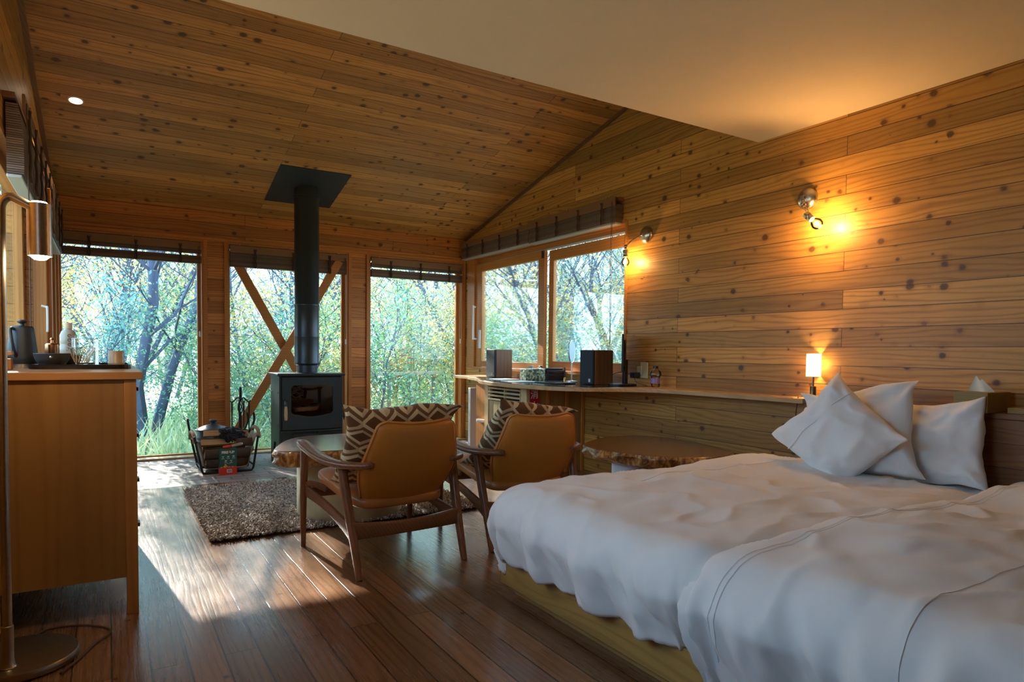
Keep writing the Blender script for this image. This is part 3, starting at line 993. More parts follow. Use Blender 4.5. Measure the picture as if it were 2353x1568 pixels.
# handle
h = MB()
h.tube(catmull([(1.358, yf, .57), (1.352, yf - .03, .585), (1.350, yf - .045, .57), (1.352, yf - .045, .545)], 5), .010, 8)
h.box(1.335, yf - .012, .545, 1.372, yf, .60)
hh = h.build('door_handle', M['black'], dr)
MB().lathe([(.010, 0), (.013, .01), (.0145, .05), (.013, .10), (.010, .125), (.004, .13)], (1.353, yf - .045, .418), 12).build('wooden_grip', M['ash_y'], hh)
# flue
PX, PY = 1.607, 6.345
fl = MB().lathe([(.125, .832), (.125, .838), (.094, .842), (.094, .905), (.112, .915), (.116, .925), (.112, .935), (.112, 1.17), (.1135, 1.175), (.112, 1.18), (.112, 1.458), (.1155, 1.463), (.1155, 1.478), (.112, 1.483), (.112, 2.46), (.1165, 2.463), (.1165, 2.475), (.112, 2.478), (.112, 2.60)], (PX, PY, 0), 48, caps=False)
fl.build('flue_pipe', M['black_pipe'], st, smooth=50)
pl = MB()
q = [(1.287, 5.945), (1.908, 5.945), (1.908, 6.648), (1.287, 6.648)]
vs = [(x, y, roof_z(y) - .006) for x, y in q] + [(x, y, roof_z(y) - .0005) for x, y in q]
pl.add(vs, [(0, 3, 2, 1), (4, 5, 6, 7), (0, 1, 5, 4), (1, 2, 6, 5), (2, 3, 7, 6), (3, 0, 4, 7)])
for x, y in ((1.30, 5.96), (1.60, 5.96), (1.895, 5.96), (1.30, 6.63), (1.895, 6.63), (1.30, 6.3), (1.895, 6.3)):
    pl.sphere((x, y, roof_z(y) - .007), .005, 8, 4)
pl.build('ceiling_plate', plain('flue_plate', (0.028, 0.034, 0.044, 1), .5, 0.2, nscale=8, namp=.12), st, smooth=0)

# small hearth tongs hanging at the stove's right side
tg = MB()
tg.tube(catmull([(1.915, 6.30, .60), (1.925, 6.29, .58), (1.918, 6.28, .52), (1.93, 6.27, .46), (1.945, 6.27, .40)], 5), .006, 8)
tg.tube(catmull([(1.905, 6.33, .60), (1.925, 6.34, .57), (1.945, 6.33, .52), (1.93, 6.32, .46), (1.955, 6.31, .38)], 5), .006, 8)
tg.box(1.898, 6.28, .595, 1.906, 6.35, .61)
tag(tg.build('fire_tongs', M['iron'], None), 'small black iron tongs hanging at the right side of the stove', 'tongs')
br = MB().lathe([(.012, 0), (.022, .02), (.030, .10), (.022, .19), (.009, .22)], (1.965, 6.42, 0.20), 10)
br.tube([(1.965, 6.42, .42), (1.955, 6.40, .57)], .008, 8)
br.tube([(1.965, 6.42, .0), (1.965, 6.42, .21)], .012, 8)
tag(br.build('hearth_brush', plain('brush_wood', (0.36, 0.17, 0.06, 1), .6), None), 'brown hearth brush standing beside the stove, half hidden by the cushion', 'brush')

# ------------------------------------------------------------------ log carrier with firewood
lc = thing('log_carrier', 'black iron log carrier with wrapped grips holding split firewood on the hearth', 'log basket', (.86, 6.2, 0))
fr = MB()
for y in (6.02, 6.36):
    pts = [(.588, y, .44), (.592, y, .40), (.605, y, .32), (.628, y, .20), (.662, y, .03), (.672, y, .010), (.695, y, .008), (1.03, y, .008), (1.052, y, .010), (1.066, y, .03), (1.092, y, .20), (1.105, y, .30)]
    if y < 6.2: pts = pts[2:]
    fr.tube(pts, .0095, 8)
fr.tube([(.66, 6.02, .05), (.66, 6.36, .05)], .008, 8)
fr.tube([(1.072, 6.02, .05), (1.072, 6.36, .05)], .008, 8)
fr.tube([(.618, 6.0, .275), (.618, 6.38, .275)], .010, 8)
fr.tube([(1.107, 6.0, .295), (1.107, 6.38, .295)], .010, 8)
fr.build('carrier_frame', M['iron'], lc)
for x, z, sg in ((.608, .28, -1), (1.117, .30, 1)):
    g = MB()
    pts = catmull([(x, 6.04, z - .02), (x, 6.05, z + .02), (x + .0 * sg, 6.10, z + .05), (x, 6.2, z + .06), (x, 6.30, z + .05), (x, 6.35, z + .02), (x, 6.36, z - .02)], 4)
    g.tube(pts, .016, 8)
    g.build('wrapped_grip', M['tan_suede'], lc)
sl = MB()
prof = catmull([(1.112, 0, .312), (1.085, 0, .27), (1.055, 0, .15), (1.035, 0, .06), (.99, 0, .035), (.86, 0, .028), (.73, 0, .035), (.688, 0, .06), (.665, 0, .15), (.625, 0, .262)], 5)


def sling(u, v):
    i = u * (len(prof) - 1)
    a = prof[min(int(i), len(prof) - 2)]
    c = prof[min(int(i), len(prof) - 2) + 1]
    p = a.lerp(c, i - min(int(i), len(prof) - 2))
    w = .006 * math.sin(v * 9 + u * 14)
    return (p.x + w, lerp(6.05, 6.34, v), p.z + w)


sl.grid(sling, 40, 6)
so = sl.build('canvas_sling', M['canvas'], lc)
so.modifiers.new('t', 'SOLIDIFY').thickness = .004
# wrought handles at the back right of the carrier
hl = MB()
for dx in (0, .055):
    hl.tube(catmull([(1.03 + dx, 6.37, .30), (1.06 + dx, 6.385, .335), (1.085 + dx, 6.39, .40), (1.083 + dx, 6.39, .455), (1.078 + dx, 6.39, .475)], 5), [.010] * 20 + [.008], 8)
hl.build('carrier_horn', M['iron'], lc)

bark = plain('log_bark', (0.085, 0.050, 0.030, 1), .9, nscale=40, namp=.5, bump=.4)
split = wood('split_log_wood', (0.44, 0.27, 0.13, 1), (0.24, 0.13, 0.06, 1), 'X', 'Z', freq=120, warp=3, rough=.8, bumpk=.2)


def log(x0, x1, y, z, r, kind, rot, label):
    """split log lying along X; local frame at its middle"""
    rr = random.Random(int(x0 * 1e4 + z * 1e3))
    t = thing('firewood_log', label, 'log', ((x0 + x1) / 2, y, z), 0, 'firewood in the log carrier')
    a = MB()
    n = 7
    sect = [(r * math.cos(rot + i * (2.0 if kind else 1.45) / (n - 1)), r * math.sin(rot + i * (2.0 if kind else 1.45) / (n - 1))) for i in range(n)] + [(-.35 * r * math.cos(rot + 1), -.35 * r * math.sin(rot + 1))]
    k = len(sect)
    hx = (x1 - x0) / 2
    for x in (-hx, 0, hx):
        s = 1 + rr.uniform(-.05, .05)
        a.v += [((x1 + x0) / 2 + x, y + p * s, z + q * s) for p, q in sect]
    for j in range(2):
        for i in range(k):
            a.f.append((j * k + i, j * k + (i + 1) % k, (j + 1) * k + (i + 1) % k, (j + 1) * k + i))
    a.f += [tuple(range(k))[::-1], tuple(range(2 * k, 3 * k))]
    o = a.build('split_wood', split, t, smooth=30, weld=True)
    bb = MB()
    arc = [(p * 1.06, q * 1.06) for p, q in sect[:n]]
    for x in (-hx, hx):
        bb.v += [((x1 + x0) / 2 + x, y + p, z + q) for p, q in arc]
    for i in range(n - 1): bb.f.append((i, i + 1, n + i + 1, n + i))
    q = bb.build('bark', bark, t)
    q.modifiers.new('t', 'SOLIDIFY').thickness = .006
    return t


L_ = 'split log '
log(.700, 1.04, 6.12, .085, .055, 1, 2.6, L_ + 'at the front foot of the carrier, pale split face forward')
log(.705, 1.03, 6.25, .085, .055, 1, .4, L_ + 'at the back foot of the carrier, lowest and farthest')
log(.690, 1.045, 6.10, .165, .052, 1, 2.4, L_ + 'in the second tier of the carrier, behind the green carton')
log(.690, 1.03, 6.24, .165, .055, 1, .6, L_ + 'in the second tier at the back of the carrier')
log(.665, .885, 6.10, .245, .050, 0, -.6, L_ + 'with dark bark on the left of the third tier')
log(.690, .830, 6.13, .318, .046, 0, -.5, L_ + 'short and dark, topmost on the left of the pile')
log(.935, 1.065, 6.10, .245, .050, 0, 2.3, L_ + 'with pale cut face on the right below the canvas')
log(.930, 1.06, 6.22, .292, .045, 0, .1, L_ + 'with dark bark under the canvas on the right')

# black gloves lying on the logs
gv = MB()


def blob(c, s, amp, sd):
    def f(u, v):
        a, bb = 2 * PI * u, PI * (v - .5)
        d = Vector((math.cos(a) * math.cos(bb), math.sin(a) * math.cos(bb), math.sin(bb)))
        k_ = 1 + amp * noise.fractal(d * 2.2 + Vector((sd, 0, 0)), 1, 2, 3)
        return (c[0] + d.x * s[0] * k_, c[1] + d.y * s[1] * k_, c[2] + d.z * s[2] * k_)
    return f


gv.grid(blob((.905, 6.12, .315), (.095, .07, .055), .5, 3), 36, 18)
gv.grid(blob((.835, 6.10, .352), (.035, .04, .024), .5, 7), 20, 12)
gv.grid(blob((.97, 6.14, .285), (.05, .06, .035), .4, 9), 20, 12)
tag(gv.build('work_glove', M['blackcloth'], None, weld=True), 'crumpled black cloth glove lying on top of the firewood', 'glove')

# kettle-like ash bucket behind the carrier
pt = thing('ash_bucket', 'round dark grey lidded ash bucket behind the log carrier', 'bucket', (.828, 6.66, 0))
gm = plain('bucket_enamel', (0.040, 0.062, 0.070, 1), .42, 0.2, nscale=40, namp=.1)
MB().lathe([(.135, 0), (.138, .01), (.140, .19), (.1435, .195), (.1435, .205), (.140, .21), (.140, .225), (.1435, .23), (.1435, .24), (.1405, .245), (.141, .30)], (.828, 6.66, 0), 44).build('bucket_body', gm, pt, smooth=40)
MB().lathe([(.150, .298), (.152, .304), (.150, .310), (.135, .318), (.045, .352), (.022, .356), (.022, .368)], (.828, 6.66, 0), 44).build('bucket_lid', gm, pt, smooth=30)
MB().lathe([(.020, .366), (.026, .372), (.034, .385), (.034, .392), (.028, .396)], (.828, 6.66, 0), 24).build('lid_knob', gm, pt)
MB().tube(catmull([(.83, 6.516, .262), (.818, 6.503, .255), (.822, 6.500, .238), (.836, 6.500, .235), (.845, 6.505, .248), (.838, 6.514, .262)], 4), .004, 6).build('bucket_hook', gm, pt)

# companion set: stand and its hanging tools, each a thing
TX, TY = 1.065, 6.64
stn = thing('tool_stand', 'black wrought iron fire tool stand with twisted basket stem', 'tool stand', (TX, TY, 0))
s = MB()
s.lathe([(.080, 0), (.084, .006), (.080, .014), (.02, .022)], (TX, TY, 0), 28)
s.build('stand_base', M['iron'], stn)
s = MB()
s.tube([(TX, TY, .015), (TX, TY, .46)], .009, 10)
s.tube([(TX, TY, .56), (TX, TY, .60), (TX, TY, .685), (TX, TY, .695)], [.009, .013, .013, .006], 10)
s.build('stand_stem', M['iron'], stn)
s = MB()
for i in range(5):
    a = i * 2 * PI / 5
    s.tube(catmull([(TX, TY, .44)] + [(TX + .026 * math.sin(PI * j / 6) ** .8 * math.cos(a + j * .35), TY + .026 * math.sin(PI * j / 6) ** .8 * math.sin(a + j * .35), .44 + .13 * j / 6) for j in range(1, 6)] + [(TX, TY, .575)], 4), .004, 6)
s.build('basket_twist', M['iron'], stn)
s = MB()
for a in (.1, PI - .1, -PI / 2 + .2, PI / 2):
    c, d = math.cos(a), math.sin(a)
    s.tube(catmull([(TX, TY, .585), (TX + .03 * c, TY + .03 * d, .592), (TX + .055 * c, TY + .055 * d, .565), (TX + .075 * c, TY + .075 * d, .553), (TX + .092 * c, TY + .092 * d, .565)], 4), .006, 7)
s.build('hook_arm', M['iron'], stn)


def tool(name, label, a, head):
    c, d = math.cos(a), math.sin(a)
    x, y = TX + .076 * c, TY + .076 * d
    t = thing(name, label, 'fire tool', (x, y, .1), 0, 'hearth tools on the stand')
    MB().tube([(x, y, .55), (x, y, .50), (x, y, .40), (x, y, .16)], [.007, .009, .0055, .0055], 8).build('shaft', M['iron'], t)
    head(x, y, t)


def h_poker(x, y, t): MB().tube(catmull([(x, y, .165), (x, y, .09), (x + .005, y, .055), (x + .03, y, .06)], 5), .005, 8).build('poker_tip', M['iron'], t)


def h_shovel(x, y, t):
    m_ = MB()
    def f(u, v):
        w = (.062 if v < .75 else .062 * math.sqrt(max(0, 1 - ((v - .75) / .25) ** 2)) + .004)
        return (x + (u - .5) * 2 * w, y - .012 - .02 * (2 * u - 1) ** 2 + .01, lerp(.235, .095, v))
    m_.grid(f, 10, 10)
    o = m_.build('shovel_blade', M['iron'], t)
    o.modifiers.new('t', 'SOLIDIFY').thickness = .003


def h_brush(x, y, t): MB().lathe([(.01, .17), (.022, .15), (.028, .10), (.034, .055)], (x, y, 0), 14).build('brush_bristles', M['blackp'], t)


def h_tongs(x, y, t):
    m_ = MB()
    m_.tube(catmull([(x, y, .17), (x - .03, y, .14), (x - .035, y, .10), (x - .012, y, .06)], 5), .005, 7)
    m_.tube(catmull([(x, y, .17), (x + .03, y, .14), (x + .035, y, .10), (x + .012, y, .06)], 5), .005, 7)
    m_.build('tong_jaw', M['iron'], t)


tool('fire_poker', 'long iron poker hanging on the left hook of the tool stand', PI - .1, h_poker)
tool('fire_shovel', 'iron shovel with rounded blade hanging on the front of the tool stand', -PI / 2 + .2, h_shovel)
tool('fire_tongs', 'iron tongs hanging on the right hook of the tool stand', .1, h_tongs)
tool('hearth_brush', 'hearth brush hanging on the rear hook of the tool stand', PI / 2, h_brush)

# firelighter carton
bxo = thing('firelighter_carton', 'dark green and red firelighter carton standing on the brick hearth', 'carton', (.85, 5.955, 0))
BX0, BX1, BY0, BY1, BZ = .785, .917, 5.92, 5.99, .215
MB().box(BX0, BY0, 0.0005, BX1, BY1, BZ).build('carton_body', M['green'], bxo, bevel=.002)
rb = MB()
pts = [(BX0 - .0006, .0006), (BX1 + .0006, .0006), (BX1 + .0006, .058)] + [(lerp(BX1, BX0, i / 12), .058 + .010 * abs(math.sin(i * 1.15))) for i in range(1, 12)] + [(BX0 - .0006, .056)]
m = Matrix(((1, 0, 0, 0), (0, 0, -1, BY0 - .0002), (0, 1, 0, 0), (0, 0, 0, 1)))
rb.prism(pts, 0, .0010, m)
rb.box(BX0 - .0012, BY0 - .001, .0006, BX0 - .0002, BY1, .056)
rb.build('red_band', M['red'], bxo, smooth=0)
fb = MB()
pts = [(BX0 + .004, .050)] + [(lerp(BX0 + .006, BX1 - .006, i / 12), .061 + .010 * abs(math.sin(i * 1.15 + .4))) for i in range(13)] + [(BX1 - .004, .050)]
fb.prism(pts, 0, .0007, m)
fb.build('orange_flames', M['orange'], bxo, smooth=0)
bc = MB().box(BX0 + .054, BY0 - .0016, .018, BX0 + .094, BY0 - .0010, .046)
bo = bc.build('barcode_label', M['ink'], bxo, smooth=0)
bb = MB()
rr = random.Random(5)
x = BX0 + .060
while x < BX0 + .088:
    w = rr.choice((.0008, .0014, .0022)); bb.box(x, BY0 - .0019, .022, x + w, BY0 - .0016, .042); x += w + rr.choice((.001, .0016))
bb.build('barcode_bars', M['blackp'], bo, smooth=0)
pi_ = MB()
for (cx_, cz_, kk) in ((.025, .152, 3), (.066, .152, 4), (.107, .154, 5), (.047, .117, 5), (.088, .117, 3)):
    for i in range(kk):
        a = 2 * PI * i / kk + .5
        pi_.beam((BX0 + cx_, BY0 - .0006, cz_), (BX0 + cx_ + .011 * math.cos(a), BY0 - .0006, cz_ + .009 * math.sin(a)), .0035, .0008, (0, 1, 0))
    for i in range(2):
        pi_.box(BX0 + cx_ - .012, BY0 - .0008, cz_ - .014 - i * .004, BX0 + cx_ + .012, BY0 - .0002, cz_ - .0125 - i * .004)
pi_.box(BX0 + .055, BY0 - .0008, .094, BX0 + .082, BY0 - .0002, .0955)
pi_.build('printed_icons', M['ink'], bxo, smooth=0)
lg = MB()
for i in range(3):
    a = PI / 2 + i * 2 * PI / 3
    lg.lathe([(.0001, -.0004), (.007, -.0004), (.007, .0004), (.0001, .0004)], (0, 0, 0), 14, Matrix.Translation((BX0 + .044 + .010 * math.cos(a), BY0 - .0006, .075 + .009 * math.sin(a))) @ Matrix.Rotation(PI / 2, 4, 'X'), caps=False)
lg.build('printed_emblem', plain('gold_print', (0.55, 0.45, 0.06, 1), .5), bxo, smooth=0)


def text_obj(name, body, size, mat, matrix, parent, extrude=0.0006, align='CENTER', bold=0.0):
    cu = bpy.data.curves.new(name, 'FONT')
    cu.body = body
    cu.size = size
    cu.extrude = extrude
    cu.offset = bold
    cu.align_x = align
    cu.align_y = 'CENTER'
    tmp = bpy.data.objects.new(name, cu)
    COL.objects.link(tmp)
    dg = bpy.context.evaluated_depsgraph_get()
    me = bpy.data.meshes.new_from_object(tmp.evaluated_get(dg))
    bpy.data.objects.remove(tmp, do_unlink=True)
    me.transform(matrix)
    org = ORG.get(parent.name, Vector((0, 0, 0)))
    me.transform(Matrix.Translation(-org))
    me.materials.clear()
    me.materials.append(mat)
    o = bpy.data.objects.new(name, me)
    COL.objects.link(o)
    o.parent = parent
    ORG[o.name] = org
    return o


mt = frame((BX0 + .040, BY0 - .0006, .188), (1, 0, 0), (0, 0, 1))
text_obj('printed_title', 'FIRE', .028, M['ink'], mt, bxo, .0005, bold=.0012)
mt = frame((BX0 + .097, BY0 - .0006, .188), (1, 0, 0), (0, 0, 1))
text_obj('printed_title', 'UP', .028, M['ink'], mt, bxo, .0005, bold=.0012)
fl_ = MB()
fl_.prism([(BX0 + .072, .183), (BX0 + .078, .183), (BX0 + .081, .190), (BX0 + .079, .198), (BX0 + .076, .206), (BX0 + .073, .197), (BX0 + .070, .191)], 0, .001, m)
fl_.build('printed_flame', M['orange'], bxo, smooth=0)
# gas lighter lying across the carton
lt = thing('gas_lighter', 'red and silver stick lighter lying across the firelighter carton', 'lighter', (.85, 5.955, BZ))
MB().sweep([(.815, 5.955, .228), (.845, 5.952, .230), (.885, 5.950, .236)], [(.012, .010), (.016, .0135), (.014, .012)], 12, power=2.6).build('lighter_body', M['red'], lt)
MB().sweep([(.883, 5.950, .236), (.915, 5.948, .242), (.960, 5.944, .250), (.968, 5.944, .2515)], [(.014, .013), (.0145, .014), (.0135, .012), (.008, .008)], 12, power=3).build('lighter_handle', M['steel'], lt)
MB().tube([(.817, 5.955, .228), (.705, 5.960, .219)], .0045, 8).build('lighter_nozzle', M['blackp'], lt)

# ------------------------------------------------------------------ shaggy rug
rg = thing('shag_rug', 'shaggy grey brown rug under the slab table', 'rug', (1.3, 4.62, 0))
RX0, RX1, RY0, RY1 = .462, 2.135, 3.850, 5.385
MB().box(RX0 + .01, RY0 + .01, .001, RX1 - .01, RY1 - .01, .012).build('rug_backing', plain('rug_backing', (0.03, 0.024, 0.02, 1), .95), rg, smooth=0)


def mat_rug():
    t = NT('rug_wool')
    g = t.n('ObjectInfo')
    f, _ = t.noise(t.obj(), 42.0, 3.0, 0.7)
    c = t.ramp(f, [(0.30, (0.12, 0.105, 0.095, 1)), (0.5, (0.40, 0.36, 0.32, 1)), (0.70, (0.78, 0.72, 0.66, 1))])
    return t.pbr(c, 0.95, 0.0, None, 0.1)


pm = MB()
rr = random.Random(11)
for i in range(26000):
    x, y = rr.uniform(RX0, RX1), rr.uniform(RY0, RY1)
    a = rr.uniform(0, 2 * PI)
    l, w = rr.uniform(.010, .024), rr.uniform(.003, .0055)
    dx, dy = math.cos(a) * l, math.sin(a) * l
    px, py = -math.sin(a) * w, math.cos(a) * w
    z1 = rr.uniform(.018, .032)
    b0 = len(pm.v)
    pm.v += [(x - px, y - py, .010), (x + px, y + py, .010), (x + dx * .6 + px, y + dy * .6 + py, z1), (x + dx * .6 - px, y + dy * .6 - py, z1), (x + dx * 1.3, y + dy * 1.3, z1 - .006)]
    pm.f += [(b0, b0 + 1, b0 + 2, b0 + 3), (b0 + 3, b0 + 2, b0 + 4)]
po = pm.build('rug_pile', mat_rug(), rg, smooth=0)
po['kind'] = 'stuff'


# ------------------------------------------------------------------ live-edge slab tables
def slab(name, pts, z, th, top_mat, parent, under=.06, sd=0.0):
    c = Vector((sum(p[0] for p in pts) / len(pts), sum(p[1] for p in pts) / len(pts), 0))
    loop = catmull([(x, y, 0) for x, y in pts], 8, True)
    k = len(loop)
    def ring(off, zz, amp):
        out = []
        for i, p in enumerate(loop):
            d = (c - p).normalized()
            n_ = amp * noise.fractal(Vector((p.x * 9 + sd, p.y * 9, zz * 30)), 1, 2, 3)
            q = p + d * (off + n_)
            out.append((q.x, q.y, zz + .25 * n_ * (0 if amp < .004 else 1)))
        return out
    tp = MB()
    a = ring(.006, z, .003)
    tp.v += a + ring(.001, z - .004, .003)
    tp.f += [tuple(range(k))] + [(i, i + k, (i + 1) % k + k, (i + 1) % k) for i in range(k)]
    tp.build(name, top_mat, parent, smooth=30, weld=True)
    ed = MB()
    rings = [ring(.001, z - .004, .003), ring(-.010, z - th * .22, .016), ring(-.012, z - th * .42, .030), ring(.004, z - th * .62, .034), ring(.022, z - th * .82, .030), ring(under, z - th, .012)]
    for r_ in rings: ed.v += r_
    for j in range(len(rings) - 1):
        for i in range(k):
            ed.f.append((j * k + i, (j + 1) * k + i, (j + 1) * k + (i + 1) % k, j * k + (i + 1) % k))
    ed.f.append(tuple(range((len(rings) - 1) * k, len(rings) * k))[::-1])
    ed.build('live_edge', M['edge'], parent, smooth=60, weld=True)


ct = thing('slab_coffee_table', 'low live-edge slab table on a plaster drum in front of the stove', 'coffee table', (1.34, 4.17, 0))
slab('table_top', [(.83, 3.90), (.835, 4.04), (.96, 4.34), (1.095, 4.49), (1.24, 4.53), (1.47, 4.52), (1.70, 4.42), (1.85, 4.20), (1.80, 3.95), (1.56, 3.80), (1.29, 3.77), (1.01, 3.80)], .470, .105, M['slab'], ct)
MB().lathe([(.325, .012), (.33, .02), (.33, .362), (.325, .370)], (1.335, 4.18, 0), 48).build('drum_base', M['stone'], ct, smooth=40)

wt = thing('slab_side_table', 'live-edge slab table against the right wall beyond the bed', 'side table', (3.2, 3.35, 0))
slab('table_top', [(2.95, 3.74), (3.20, 3.86), (3.46, 3.82), (3.585, 3.62), (3.59, 3.35), (3.50, 3.06), (3.42, 2.86), (3.15, 2.80), (2.89, 2.98), (2.775, 3.22), (2.735, 3.42), (2.80, 3.62)], .420, .090, M['slab_y'], wt, sd=4.0)
MB().lathe([(.145, 0), (.15, .01), (.12, .02), (.12, .325), (.13, .332)], (2.99, 3.36, 0), 32).build('table_leg', M['white'], wt, smooth=40)
# ------------------------------------------------------------------ lounge chairs (local: +y front, origin on the floor)
def make_chair(loc, rz, label):
    t = thing('lounge_chair', label, 'armchair', (0, 0, 0), 0, 'tan leather lounge chairs')
    W = M['walnut']
    for s in (-1, 1):
        MB().sweep(catmull([(.280 * s, -.330, 0), (.284 * s, -.272, .17), (.291 * s, -.215, .33), (.300 * s, -.165, .508)], 4),
                   [(lerp(.0145, .021, min(1, i / 7)), lerp(.0155, .025, min(1, i / 7))) for i in range(13)], 14, (0, 1, 0), 2.6).build('rear_leg', W, t)
        MB().sweep(catmull([(.315 * s, .345, 0), (.316 * s, .338, .25), (.316 * s, .322, .45), (.318 * s, .318, .545)], 4),
                   [(lerp(.0125, .019, min(1, i / 7)), lerp(.0135, .021, min(1, i / 7))) for i in range(13)], 14, (0, 1, 0), 2.8).build('front_leg', W, t)
        ap = catmull([(.322 * s, .372, .558), (.326 * s, .33, .560), (.334 * s, .20, .543), (.338 * s, .05, .526), (.330 * s, -.09, .517), (.305 * s, -.20, .515), (.262 * s, -.275, .517), (.205 * s, -.318, .520)], 4)
        k = len(ap)
        sz = []
        for i in range(k):
            u = i / (k - 1)
            w = .012 + .024 * smooth01(u / .22) - .012 * smooth01((u - .72) / .28)
            h = .010 + .007 * smooth01(u / .2)
            if i == k - 1: w, h = .014, .010
            sz.append((w, h))
        MB().sweep(ap, sz, 18, (0, 0, 1), 2.5).build('armrest', M['walnut_y'], t)
        rl = catmull([(.303 * s, .325, .305), (.296 * s, .26, .290), (.280 * s, .10, .262), (.280 * s, -.10, .228), (.288 * s, -.245, .205)], 4)
        MB().sweep(rl, [(.011, .036 - .012 * math.sin(PI * i / (len(rl) - 1))) for i in range(len(rl))], 12, (0, 0, 1), 4).build('side_rail', M['walnut_y'], t)
        bk = catmull([(.305 * s, .318, .335), (.290 * s, .285, .345), (.262 * s, .245, .335), (.235 * s, .21, .322)], 4)
        MB().sweep(bk, [(.013, .016)] * len(bk), 10, (0, 0, 1), 3).build('seat_bracket', M['walnut_y'], t)
    st_ = catmull([(-.285, -.262, .212), (-.15, -.262, .203), (0, -.262, .199), (.15, -.262, .203), (.285, -.262, .212)], 5)
    MB().sweep(st_, [(.012, .042 - .010 * math.sin(PI * i / (len(st_) - 1))) for i in range(len(st_))], 14, (0, 0, 1), 4).build('rear_stretcher', M['walnut_y'], t)
    fs_ = [(-.305, .322, .290), (0, .322, .284), (.305, .322, .290)]
    MB().sweep(fs_, (.012, .026), 12, (0, 0, 1), 4).build('front_stretcher', M['walnut_y'], t)
    # seat pad
    def seat(u, v):
        a = 2 * PI * u
        c_, s_ = math.cos(a), math.sin(a)
        e = .32
        x, y = math.copysign(abs(c_) ** e, c_), math.copysign(abs(s_) ** e, s_)
        b = (v - .5) * PI
        k_ = abs(math.cos(b)) ** .35
        zz = math.copysign(abs(math.sin(b)) ** .6, math.sin(b))
        yy = y * k_
        zc = .352 + .040 * yy
        crown = .010 * (1 - (x * k_) ** 2) * (1 - yy ** 2)
        return (x * k_ * (.255 + .012 * yy), .065 + .285 * yy, zc + zz * .038 + (crown if zz > 0 else 0))
    MB().grid(seat, 56, 18, True).build('seat', M['leather_seat'], t, smooth=60, weld=True)
    sm_ = MB()
    for yy in (.10,):
        sm_.tube([(x_, .065 + .285 * yy, .398 + .010 * (1 - (x_ / .25) ** 2)) for x_ in [(-.235 + .47 * i / 16) for i in range(17)]], .0028, 6)
    sm_.build('seat_seam', M['leather_seat'], t)
    # backrest shell
    def outline(v):      # half width at height fraction v
        w = lerp(.205, .262, smooth01(v / .50)) if v < .50 else lerp(.262, .198, ((v - .50) / .50) ** 1.1)
        lo = max(0, 1 - v / .10); hi = max(0, (v - .93) / .07)
        return w - .045 * (1 - math.sqrt(max(0, 1 - lo ** 2))) - .040 * (1 - math.sqrt(max(0, 1 - hi ** 2)))
    def cpt(v):
        y = -.135 - .225 * v - .03 * math.sin(PI * v)
        z = .282 + .435 * v
        return y, z
    th = .024
    def pad(u, v):
        # u wraps around the section: front face and back face
        if u < .5: q, sd = u * 2, 1
        else: q, sd = (1 - u) * 2, -1
        q = -1 + 2 * q
        w = outline(v)
        y, z = cpt(v)
        tx = max(0, 1 - abs(q) ** 8) ** .5 * max(0.02, 1 - abs(2 * v - 1) ** 14) ** .5
        bow = -.030 * (1 - q * q) + .012
        dip = -.012 * (1 - q * q) * smooth01((v - .8) / .2) * 0
        n_ = (0, .888, .459)
        o = sd * th * tx
        return (q * w, y + bow + n_[1] * o, z + n_[2] * o + dip + .010 * (q * q) * smooth01((v - .6) / .4))
    bo_ = MB().grid(pad, 64, 34, True)
    k = 64
    bo_.f.append(tuple(range(k))[::-1]); bo_.f.append(tuple(range(34 * k, 35 * k)))
    bo_.build('backrest', M['leather'], t, smooth=70, weld=True)
    pp = MB()
    pts = []
    for i in range(41):
        v = i / 40
        p = pad(1 - 1e-4, v); pts.append((p[0] * .965 if False else -outline(v) * .985, p[1] - .012, p[2] - .004))
    left = pts
    topl = []
    for i in range(1, 20):
        q = -1 + 2 * i / 20
        y, z = cpt(1.0)
        topl.append((q * outline(1.0) * .985, y - .030 * (1 - q * q), z - .006 + .010 * q * q))
    right = [(-p[0], p[1], p[2]) for p in left[::-1]]
    pp.tube(left + topl + right, .0026, 6)
    pp.build('piping', M['leather_seat'], t)
    t.location = loc
    t.rotation_euler = (0, 0, rz)
    ORG[t.name] = Vector(loc)
    return t


ch1 = make_chair((1.223, 3.250, 0), .075, 'tan leather lounge chair nearest the camera, back turned, in front of the slab table')
ch2 = dup(ch1, (2.015, 3.285, 0), -.08, 'tan leather lounge chair between the first chair and the desk, partly behind the bed')


